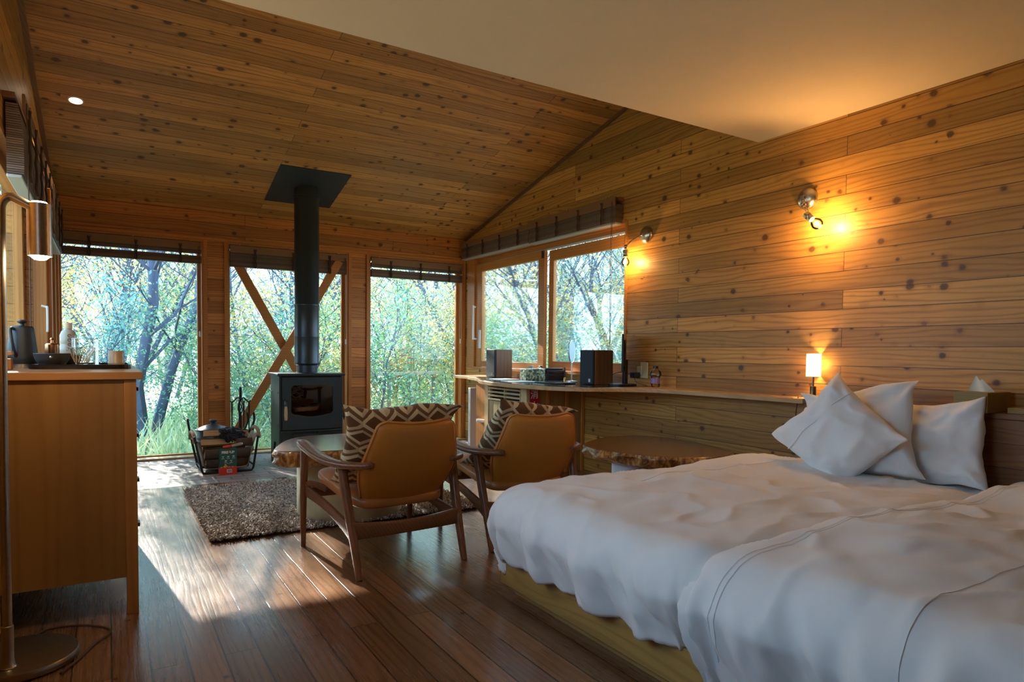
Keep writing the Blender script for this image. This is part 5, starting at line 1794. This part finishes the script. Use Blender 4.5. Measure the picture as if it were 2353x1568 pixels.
for i, (za, zb) in enumerate(((.16, .34), (.35, .53), (.54, .72), (.73, .915))):
    for j in range(2):
        ya = lerp(S0 + .045, S1 - .045, j / 2) + .003
        yb_ = lerp(S0 + .045, S1 - .045, (j + 1) / 2) - .003
        d = MB().box(.0705, ya, za, .089, yb_, zb).build('drawer', M['cab'], sbd, bevel=.002)
        ym = ya + .20
        MB().box(.0895, ym - .03, zb - .045, .110, ym + .03, zb - .03).build('drawer_pull', M['bronze'], d, bevel=.002)

zt = .9575
# kettle
kt = thing('electric_kettle', 'matte black electric kettle at the wall end of the sideboard', 'kettle', (-.318, 3.60, zt))
kx, ky = -.318, 3.60
MB().lathe([(.058, zt), (.060, zt + .008), (.060, zt + .018)], (kx, ky, 0), 36).build('kettle_base', M['steel'], kt)
MB().lathe([(.054, zt + .018), (.058, zt + .024), (.0575, zt + .05), (.050, zt + .12), (.044, zt + .172), (.042, zt + .178)], (kx, ky, 0), 40).build('kettle_body', plain('kettle_black', (0.012, 0.015, 0.014, 1), .5), kt, smooth=40)
MB().lathe([(.042, zt + .178), (.038, zt + .183), (.010, zt + .186), (.008, zt + .194), (.018, zt + .199), (.020, zt + .206), (.012, zt + .211), (.0001, zt + .212)], (kx, ky, 0), 32).build('kettle_lid', M['blackp'], kt)
MB().tube(catmull([(kx - .03, ky - .035, zt + .172), (kx - .035, ky - .065, zt + .165), (kx - .03, ky - .072, zt + .12), (kx - .022, ky - .065, zt + .07), (kx - .018, ky - .05, zt + .05)], 6), .007, 10).build('kettle_handle', M['blackp'], kt)
# tray and the coffee things
ty = thing('serving_tray', 'long black lacquer tray on the sideboard', 'tray', (-.10, 3.50, zt))
def tray_pts(k):
    x0, x1, y0, y1, r = -.285 + k, .090 - k, 3.385 + k, 3.86 - k, .05 - k * .5
    out = []
    for cx_, cy_, a0 in ((x1 - r, y1 - r, 0), (x0 + r, y1 - r, 90), (x0 + r, y0 + r, 180), (x1 - r, y0 + r, 270)):
        for i in range(7):
            a = math.radians(a0 + 15 * i)
            out.append((cx_ + r * math.cos(a), cy_ + r * math.sin(a)))
    return out
tm = MB()
tm.prism(tray_pts(0), zt, zt + .006)
a_, b2 = tray_pts(0), tray_pts(.008)
n_ = len(a_)
base = len(tm.v)
tm.v += [(x, y, zt + .005) for x, y in a_] + [(x, y, zt + .019) for x, y in a_] + [(x, y, zt + .019) for x, y in b2] + [(x, y, zt + .006) for x, y in b2]
for i in range(n_):
    j = (i + 1) % n_
    for L in range(3): tm.f.append((base + L * n_ + i, base + L * n_ + j, base + (L + 1) * n_ + j, base + (L + 1) * n_ + i))
tm.build('tray_body', M['lacquer'], ty, smooth=35)
zz = zt + .0065
tag(MB().box(-.12, 3.56, zz, .03, 3.66, zz + .004).build('red_mat', plain('red_felt', (.30, .015, .012, 1), .9), None), 'small red mat on the tray behind the cup', 'mat')
# teapot-like bowl
bw = thing('stoneware_bowl', 'dark stoneware dripper bowl with a spout on the tray', 'bowl', (-.20, 3.47, zz))
MB().lathe([(.038, zz), (.045, zz + .006), (.062, zz + .034), (.068, zz + .058), (.066, zz + .060), (.060, zz + .036), (.04, zz + .010)], (-.203, 3.46, 0), 40).build('bowl_body', M['darkbowl'], bw)
MB().sphere((-.203, 3.388, zz + .044), .006).build('bowl_stud', M['steel'], bw)
b3 = thing('stoneware_bowl', 'smaller dark stoneware bowl half hidden behind the glass dripper', 'bowl', (-.14, 3.56, zz))
MB().lathe([(.026, zz), (.031, zz + .005), (.042, zz + .030), (.046, zz + .052), (.044, zz + .053), (.030, zz + .010)], (-.143, 3.56, 0), 36).build('bowl_body', M['darkbowl'], b3)
# saucer + glass dripper
tag(MB().lathe([(.03, zz + .000), (.05, zz + .003), (.072, zz + .008), (.0725, zz + .010), (.05, zz + .006), (.0001, zz + .005)], (-.102, 3.46, 0), 40).build('saucer', M['plate'], None), 'flat sand coloured saucer under the glass dripper', 'saucer')
dp = thing('coffee_dripper', 'ribbed clear glass coffee dripper on the sand saucer', 'coffee dripper', (-.095, 3.46, zz + .01))
MB().lathe([(.020, zz + .011), (.024, zz + .014), (.0245, zz + .022), (.034, zz + .045), (.050, zz + .078), (.054, zz + .085), (.0525, zz + .086), (.032, zz + .046), (.022, zz + .02)], (-.097, 3.46, 0), 32).build('dripper_cone', M['glassware'], dp)
rb_ = MB()
for i in range(16):
    a0 = i * 2 * PI / 16
    rb_.tube([(-.097 + r * math.cos(a0 + k_), 3.46 + r * math.sin(a0 + k_), z) for r, z, k_ in ((.0255, zz + .022, 0), (.0355, zz + .046, .25), (.0515, zz + .079, .6))], .0016, 5)
rb_.build('dripper_ribs', plain('rib_glass', (.62, .48, .30, 1), .12), dp)
# glass jar
jr = thing('glass_server', 'clear straight sided glass server standing behind the dripper', 'glass jar', (-.088, 3.68, zz))
MB().lathe([(.050, zz), (.053, zz + .004), (.053, zz + .126)], (-.088, 3.68, 0), 40).build('jar_wall', M['glassware'], jr)
MB().tube([(-.088 + .0525 * math.cos(i * 2 * PI / 40), 3.68 + .0525 * math.sin(i * 2 * PI / 40), zz + .127) for i in range(41)], .0014, 6).build('jar_rim', plain('glass_edge', (.55, .62, .60, 1), .1), jr)
# coffee mill
gm_ = thing('coffee_mill', 'brass and glass hand coffee mill behind the dark bowl', 'coffee mill', (-.218, 3.72, zz))
MB().lathe([(.026, zz), (.027, zz + .004), (.024, zz + .03), (.024, zz + .052)], (-.218, 3.72, 0), 28).build('mill_glass', plain('amber_glass', (.20, .10, .035, 1), .12), gm_)
MB().lathe([(.026, zz + .052), (.027, zz + .056), (.027, zz + .098), (.022, zz + .104), (.006, zz + .106), (.005, zz + .118), (.009, zz + .122), (.005, zz + .130)], (-.218, 3.72, 0), 28).build('mill_body', plain('copper', (.50, .26, .12, 1), .25, 1.0), gm_)
# water bottle
wb = thing('water_bottle', 'clear plastic water bottle with tan cap and printed symbols', 'bottle', (-.165, 3.95, zt))
wx, wy = -.165, 3.95
MB().lathe([(.032, zt), (.036, zt + .006), (.036, zt + .055), (.034, zt + .060), (.036, zt + .066), (.036, zt + .10), (.034, zt + .105), (.036, zt + .112), (.036, zt + .152), (.028, zt + .172), (.018, zt + .180), (.017, zt + .186)], (wx, wy, 0), 32).build('bottle_body', plain('bottle_frost', (.52, .44, .32, 1), .2, Transmission_Weight=.25), wb)
MB().lathe([(.0185, zt + .186), (.0185, zt + .212), (.0175, zt + .214)], (wx, wy, 0), 24).build('bottle_cap', plain('tan_cap', (.60, .42, .24, 1), .5), wb)
pr = MB()
for i, z in enumerate((zt + .150, zt + .128, zt + .106)):
    c_ = Vector((wx + .006, wy - .0365, z))
    pr.tube([c_ + Vector((.0065 * math.cos(a), -.0003, .0065 * math.sin(a))) for a in [j * 5.2 / 14 for j in range(15)]], .0012, 5)
for i in range(3):
    pr.box(wx - .006, wy - .0372, zt + .076 + .007 * i, wx + .016, wy - .0365, zt + .079 + .007 * i)
pr.build('printed_symbols', M['blackp'], wb)
# cup
cp = MB()
cp.lathe([(.027, zz), (.0315, zz + .003), (.0335, zz + .018), (.0312, zz + .022), (.0325, zz + .042), (.0308, zz + .046), (.0318, zz + .0715), (.0305, zz + .073), (.028, zz + .06), (.029, zz + .010), (.0001, zz + .008)], (.034, 3.50, 0), 36)
tag(cp.build('tea_cup', M['ceramic'], None, smooth=35), 'tan glazed ceramic cup at the right end of the tray', 'cup')
# small orange wooden item by the kettle
wbx = thing('wood_caddy', 'small orange wooden caddy beside the kettle, cut by the lamp pole', 'caddy', (-.345, 3.36, zt))
MB().box(-.375, 3.33, zt, -.332, 3.40, zt + .044).build('caddy_body', M['fir'], wbx, bevel=.002)
MB().beam((-.36, 3.335, zt + .06), (-.326, 3.335, zt + .068), .06, .016, (0, 0, 1)).build('caddy_lid', M['fir'], wbx, bevel=.002)
# ------------------------------------------------------------------ the thicket outside
def mat_leaf(name, cols, tr=0.6):
    t = NT(name)
    f, _ = t.noise(t.obj(), 1.7, 2.0, 0.6)
    g, _ = t.noise(t.obj(), 23.0, 1.0, 0.5)
    k = t.math('ADD', t.math('MULTIPLY', f, .7), t.math('MULTIPLY', g, .3))
    c = t.ramp(k, cols)
    d = t.n('BsdfDiffuse', {'Color': c})
    q = t.n('BsdfTranslucent', {'Color': c})
    gl = t.n('BsdfGlossy', {'Color': (.75, .9, 1, 1), 'Roughness': .32})
    m = t.n('MixShader', {0: tr, 1: d.outputs[0], 2: q.outputs[0]})
    m2 = t.n('MixShader', {0: .10, 1: m.outputs[0], 2: gl.outputs[0]})
    t.t.links.new(m2.outputs[0], t.out.inputs[0])
    return t.m


LEAF = [
    mat_leaf('leaf_green', [(.30, (0.041, 0.204, 0.116, 1)), (.46, (0.136, 0.354, 0.177, 1)), (.60, (0.354, 0.462, 0.136, 1)), (.74, (0.585, 0.517, 0.177, 1))]),
    mat_leaf('leaf_autumn', [(.28, (0.204, 0.374, 0.136, 1)), (.42, (0.449, 0.449, 0.109, 1)), (.54, (0.626, 0.462, 0.136, 1)), (.68, (0.612, 0.313, 0.122, 1))]),
    mat_leaf('leaf_blue_green', [(.30, (0.034, 0.190, 0.204, 1)), (.50, (0.109, 0.326, 0.299, 1)), (.64, (0.245, 0.422, 0.367, 1)), (.80, (0.476, 0.544, 0.490, 1))]),
]
BARK = plain('haze_tinted_bark', (0.075, 0.095, 0.15, 1), .8, nscale=14, namp=.4, bump=.3)  # blue of the outdoor haze mixed into the grey bark colour


def tree_meshes(seed, H, r0, nb, leaves, lsz, spread, low, lm, fork=False, lean=(0, 0)):
    rr = random.Random(seed)
    tk, lf = MB(), MB()
    tips = []
    def grow(p, d, L, r, depth):
        n = 5
        path = [p]
        q, dd = p.copy(), d.normalized()
        for i in range(n):
            dd = (dd + Vector((rr.gauss(0, .16), rr.gauss(0, .16), rr.gauss(.03, .09)))).normalized()
            q = q + dd * (L / n)
            path.append(q.copy())
        tk.tube(path, [max(.003, r * (1 - .72 * i / n)) for i in range(n + 1)], 6 if depth == 0 else 4, caps=False)
        if depth >= 2:
            tips.append((path, L))
            return
        kids = nb if depth == 0 else 4
        for j in range(kids):
            u = rr.uniform(low if depth == 0 else .25, 1.0)
            i = min(n - 1, int(u * n))
            b = path[i].lerp(path[i + 1], u * n - i)
            az = rr.uniform(0, 2 * PI)
            el = rr.uniform(.15, .95) if depth == 0 else rr.uniform(-.25, .7)
            nd = Vector((math.cos(az) * math.cos(el), math.sin(az) * math.cos(el), math.sin(el))) * .8 + dd * .35
            grow(b, nd, L * rr.uniform(.26, .46) * spread if depth == 0 else L * rr.uniform(.4, .7), max(.004, r * rr.uniform(.22, .42)), depth + 1)
    base = Vector((0, 0, -.05))
    if fork:
        grow(base, Vector((lean[0] - .10, 0, 1)), H, r0, 0)
        grow(base + Vector((.05, .02, .3)), Vector((lean[0] + .16, .05, 1)), H * .95, r0 * .8, 0)
    else:
        grow(base, Vector((lean[0], lean[1], 1)), H, r0, 0)
    per = max(1, int(leaves / max(1, len(tips))))
    for path, L in tips:
        for _ in range(per):
            u = rr.random() * (len(path) - 1)
            i = min(len(path) - 2, int(u))
            c = path[i].lerp(path[i + 1], u - i) + Vector((rr.gauss(0, .10), rr.gauss(0, .10), rr.gauss(0, .09)))
            a = Vector((rr.gauss(0, 1), rr.gauss(0, 1), rr.gauss(-.15, .6))).normalized()
            b = a.orthogonal().normalized()
            b = (b * math.cos(rr.uniform(0, 6.3)) + a.cross(b) * math.sin(rr.uniform(0, 6.3))).normalized()
            s = lsz * rr.uniform(.6, 1.25)
            o = len(lf.v)
            lf.v += [tuple(c), tuple(c + a * s * .5 + b * s * .24), tuple(c + a * s), tuple(c + a * s * .5 - b * s * .24)]
            lf.f.append((o, o + 1, o + 2, o + 3))
    return tk, lf


def make_tree(name, label, seed, H, r0, nb, leaves, lsz, spread, low, lm, group, **kw):
    t = thing(name, label, 'tree' if 'tree' in name else 'shrub', (0, 0, 0), 0, group)
    tk, lf = tree_meshes(seed, H, r0, nb, leaves, lsz, spread, low, lm, **kw)
    tk.build('trunk', BARK, t, smooth=60)
    lf.build('foliage', LEAF[lm], t, smooth=0)
    return t


GZ = -0.45
TG = 'trees of the thicket beyond the windows'
protos = [
    make_tree('woodland_tree', 'slender green leaved tree in the thicket beyond the windows', 3, 6.2, .060, 18, 4000, .055, 1.0, .12, 0, TG),
    make_tree('woodland_tree', 'slender yellowing autumn tree in the thicket beyond the windows', 8, 5.6, .055, 17, 3600, .058, 1.0, .15, 1, TG),
    make_tree('woodland_tree', 'slender blue green tree in the thicket beyond the windows', 15, 6.6, .065, 18, 4000, .055, 1.0, .12, 2, TG),
    make_tree('woodland_tree', 'thin young autumn tree in the thicket beyond the windows', 23, 4.6, .035, 16, 2900, .052, 1.15, .10, 1, TG),
]
SG = 'shrubs of the thicket beyond the windows'
shr = [
    make_tree('woodland_shrub', 'low green shrub in the undergrowth beyond the windows', 31, 1.9, .020, 17, 3600, .052, 1.3, .02, 0, SG),
    make_tree('woodland_shrub', 'low blue green shrub in the undergrowth beyond the windows', 37, 1.7, .018, 17, 3600, .052, 1.3, .02, 2, SG),
    make_tree('woodland_shrub', 'low yellowing shrub in the undergrowth beyond the windows', 41, 1.8, .018, 16, 3000, .055, 1.3, .02, 1, SG),
]
rr = random.Random(2024)
used = set()


def put(pool, i, x, y, rz, sc):
    p = pool[i]
    key = (id(pool), i)
    if key in used:
        p = dup(p)
    used.add(key)
    if math.hypot(x + 1.1, y - 10.1) < .2: x -= 1.3
    if math.hypot(x - 1.5, y - 13.1) < .2: x += 1.6
    if math.hypot(x + .6, y - 11.7) < .15: x -= 1.9
    if math.hypot(x - .3, y - 8.7) < .12: x += 1.75
    p.location = (x, y, GZ)
    p.rotation_euler = (0, 0, rz)
    p.scale = (sc, sc, sc * rr.uniform(.92, 1.1))


spots = []


def scatter(pool, n, xr, yr, mind, keep, k=1.0):
    c = 0
    tries = 0
    while c < n and tries < 4000:
        tries += 1
        x, y = rr.uniform(*xr), rr.uniform(*yr)
        if not keep(x, y): continue
        if any((x - a) ** 2 + (y - b) ** 2 < mind ** 2 for a, b in spots): continue
        spots.append((x, y))
        put(pool, rr.randrange(len(pool)), x, y, rr.uniform(0, 6.28), k * rr.uniform(.85, 1.25))
        c += 1


def in_back(x, y): return -0.14 * y < x < .62 * y + .6
def in_right(x, y): return x > 5.0 and .45 * y < x < 1.05 * y


scatter(protos, 20, (-3, 12), (10.5, 20), 1.4, in_back)
scatter(protos, 7, (6.0, 14), (6.5, 18), 1.3, in_right)
scatter(protos, 3, (-7, 2.5), (12.0, 18), 1.6, lambda x, y: -.42 * y < x < .12 * y)
scatter(protos, 22, (-5, 18), (20.0, 27), 1.2, in_back)
scatter(shr, 12, (-4, 16), (14.0, 20), 1.2, in_back)
scatter(shr, 26, (-2.5, 9), (8.6, 13), .75, in_back)
scatter(shr, 14, (5.2, 10), (5.5, 13), .9, in_right)
scatter(protos, 2, (-9, -4.2), (3, 10), 1.3, lambda x, y: True)

scatter(protos, 16, (9, 24), (8, 22), 1.2, in_right)
scatter(shr, 12, (6, 16), (7, 16), 1.0, in_right)

ft = make_tree('forked_tree', 'dark forked tree with leaning limbs beyond the leftmost window', 77, 5.4, .085, 14, 1300, .055, 1.1, .22, 1, None, fork=True, lean=(-.05, 0))
ft.location = (.42, 9.6, GZ)

scatter(protos, 16, (-6, 18), (21, 29), 1.2, in_back, 1.35)
scatter(protos, 10, (10, 26), (9, 24), 1.3, in_right, 1.35)
put(protos, 3, -1.2, 11.9, 2.0, 1.1)
put(protos, 3, -.5, 12.9, .6, 1.05)
put(protos, 1, 2.0, 10.6, .7, .8)

# grassy undergrowth, one mass of blades
gb_ = MB()
rr = random.Random(99)
for i in range(15000):
    if i < 10500: x, y = rr.uniform(-2.2, 7.5), 7.65 + 5.5 * rr.random() ** 1.6
    else: x, y = rr.uniform(4.4, 9.5), rr.uniform(3.0, 12)
    h = rr.uniform(.18, .75)
    a = rr.uniform(0, 6.28)
    w = rr.uniform(.006, .014)
    bx_, by_ = math.cos(a) * w, math.sin(a) * w
    tx, ty_ = rr.gauss(0, .16), rr.gauss(0, .16)
    o = len(gb_.v)
    gb_.v += [(x - bx_, y - by_, GZ), (x + bx_, y + by_, GZ), (x + tx * .5 + bx_, y + ty_ * .5 + by_, GZ + h * .65), (x + tx * .5 - bx_, y + ty_ * .5 - by_, GZ + h * .65), (x + tx * 1.3, y + ty_ * 1.3, GZ + h)]
    gb_.f += [(o, o + 1, o + 2, o + 3), (o + 3, o + 2, o + 4)]
g_ = gb_.build('undergrowth', mat_leaf('grass_blades', [(.3, (.16, .42, .26, 1)), (.5, (.52, .62, .32, 1)), (.7, (.86, .78, .48, 1))], .5), None, smooth=0)
tag(g_, 'tall grass and leaves growing outside the window sill', 'undergrowth', None, 'stuff')


def mat_ground():
    t = NT('forest_floor')
    f, _ = t.noise(t.obj(), 2.2, 6.0, .7)
    c = t.ramp(f, [(.3, (.14, .18, .09, 1)), (.5, (.34, .31, .17, 1)), (.7, (.56, .48, .32, 1))])
    return t.pbr(c, .95, 0, t.bump(f, .6, .1), .1)


gr_ = MB().grid(lambda u, v: (lerp(-60, 70, u), lerp(-40, 90, v), GZ + (.25 * fbm(u * 30, v * 30, 1) if abs(u - .47) > .06 else 0)), 60, 60)
tag(gr_.build('ground', mat_ground(), None, smooth=60), 'leaf covered forest floor outside the cabin', None, None, 'structure')
# weathered handrail outside the third window
rl = thing('garden_handrail', 'weathered pale timber handrail outside the window nearest the desk', 'handrail', (4.0, 10.0, GZ))
MB().beam((3.50, 10.05, .675), (4.75, 9.95, .70), .07, .05).build('top_rail', plain('weathered_timber', (.50, .42, .30, 1), .8, nscale=12, namp=.2), rl)
for x in (3.83, 4.20, 4.60):
    MB().cyl((x, 10.02, GZ - .02), (x, 10.02, .66), .030, 10).build('post', plain('weathered_post', (.26, .22, .18, 1), .85, nscale=12, namp=.2), rl)
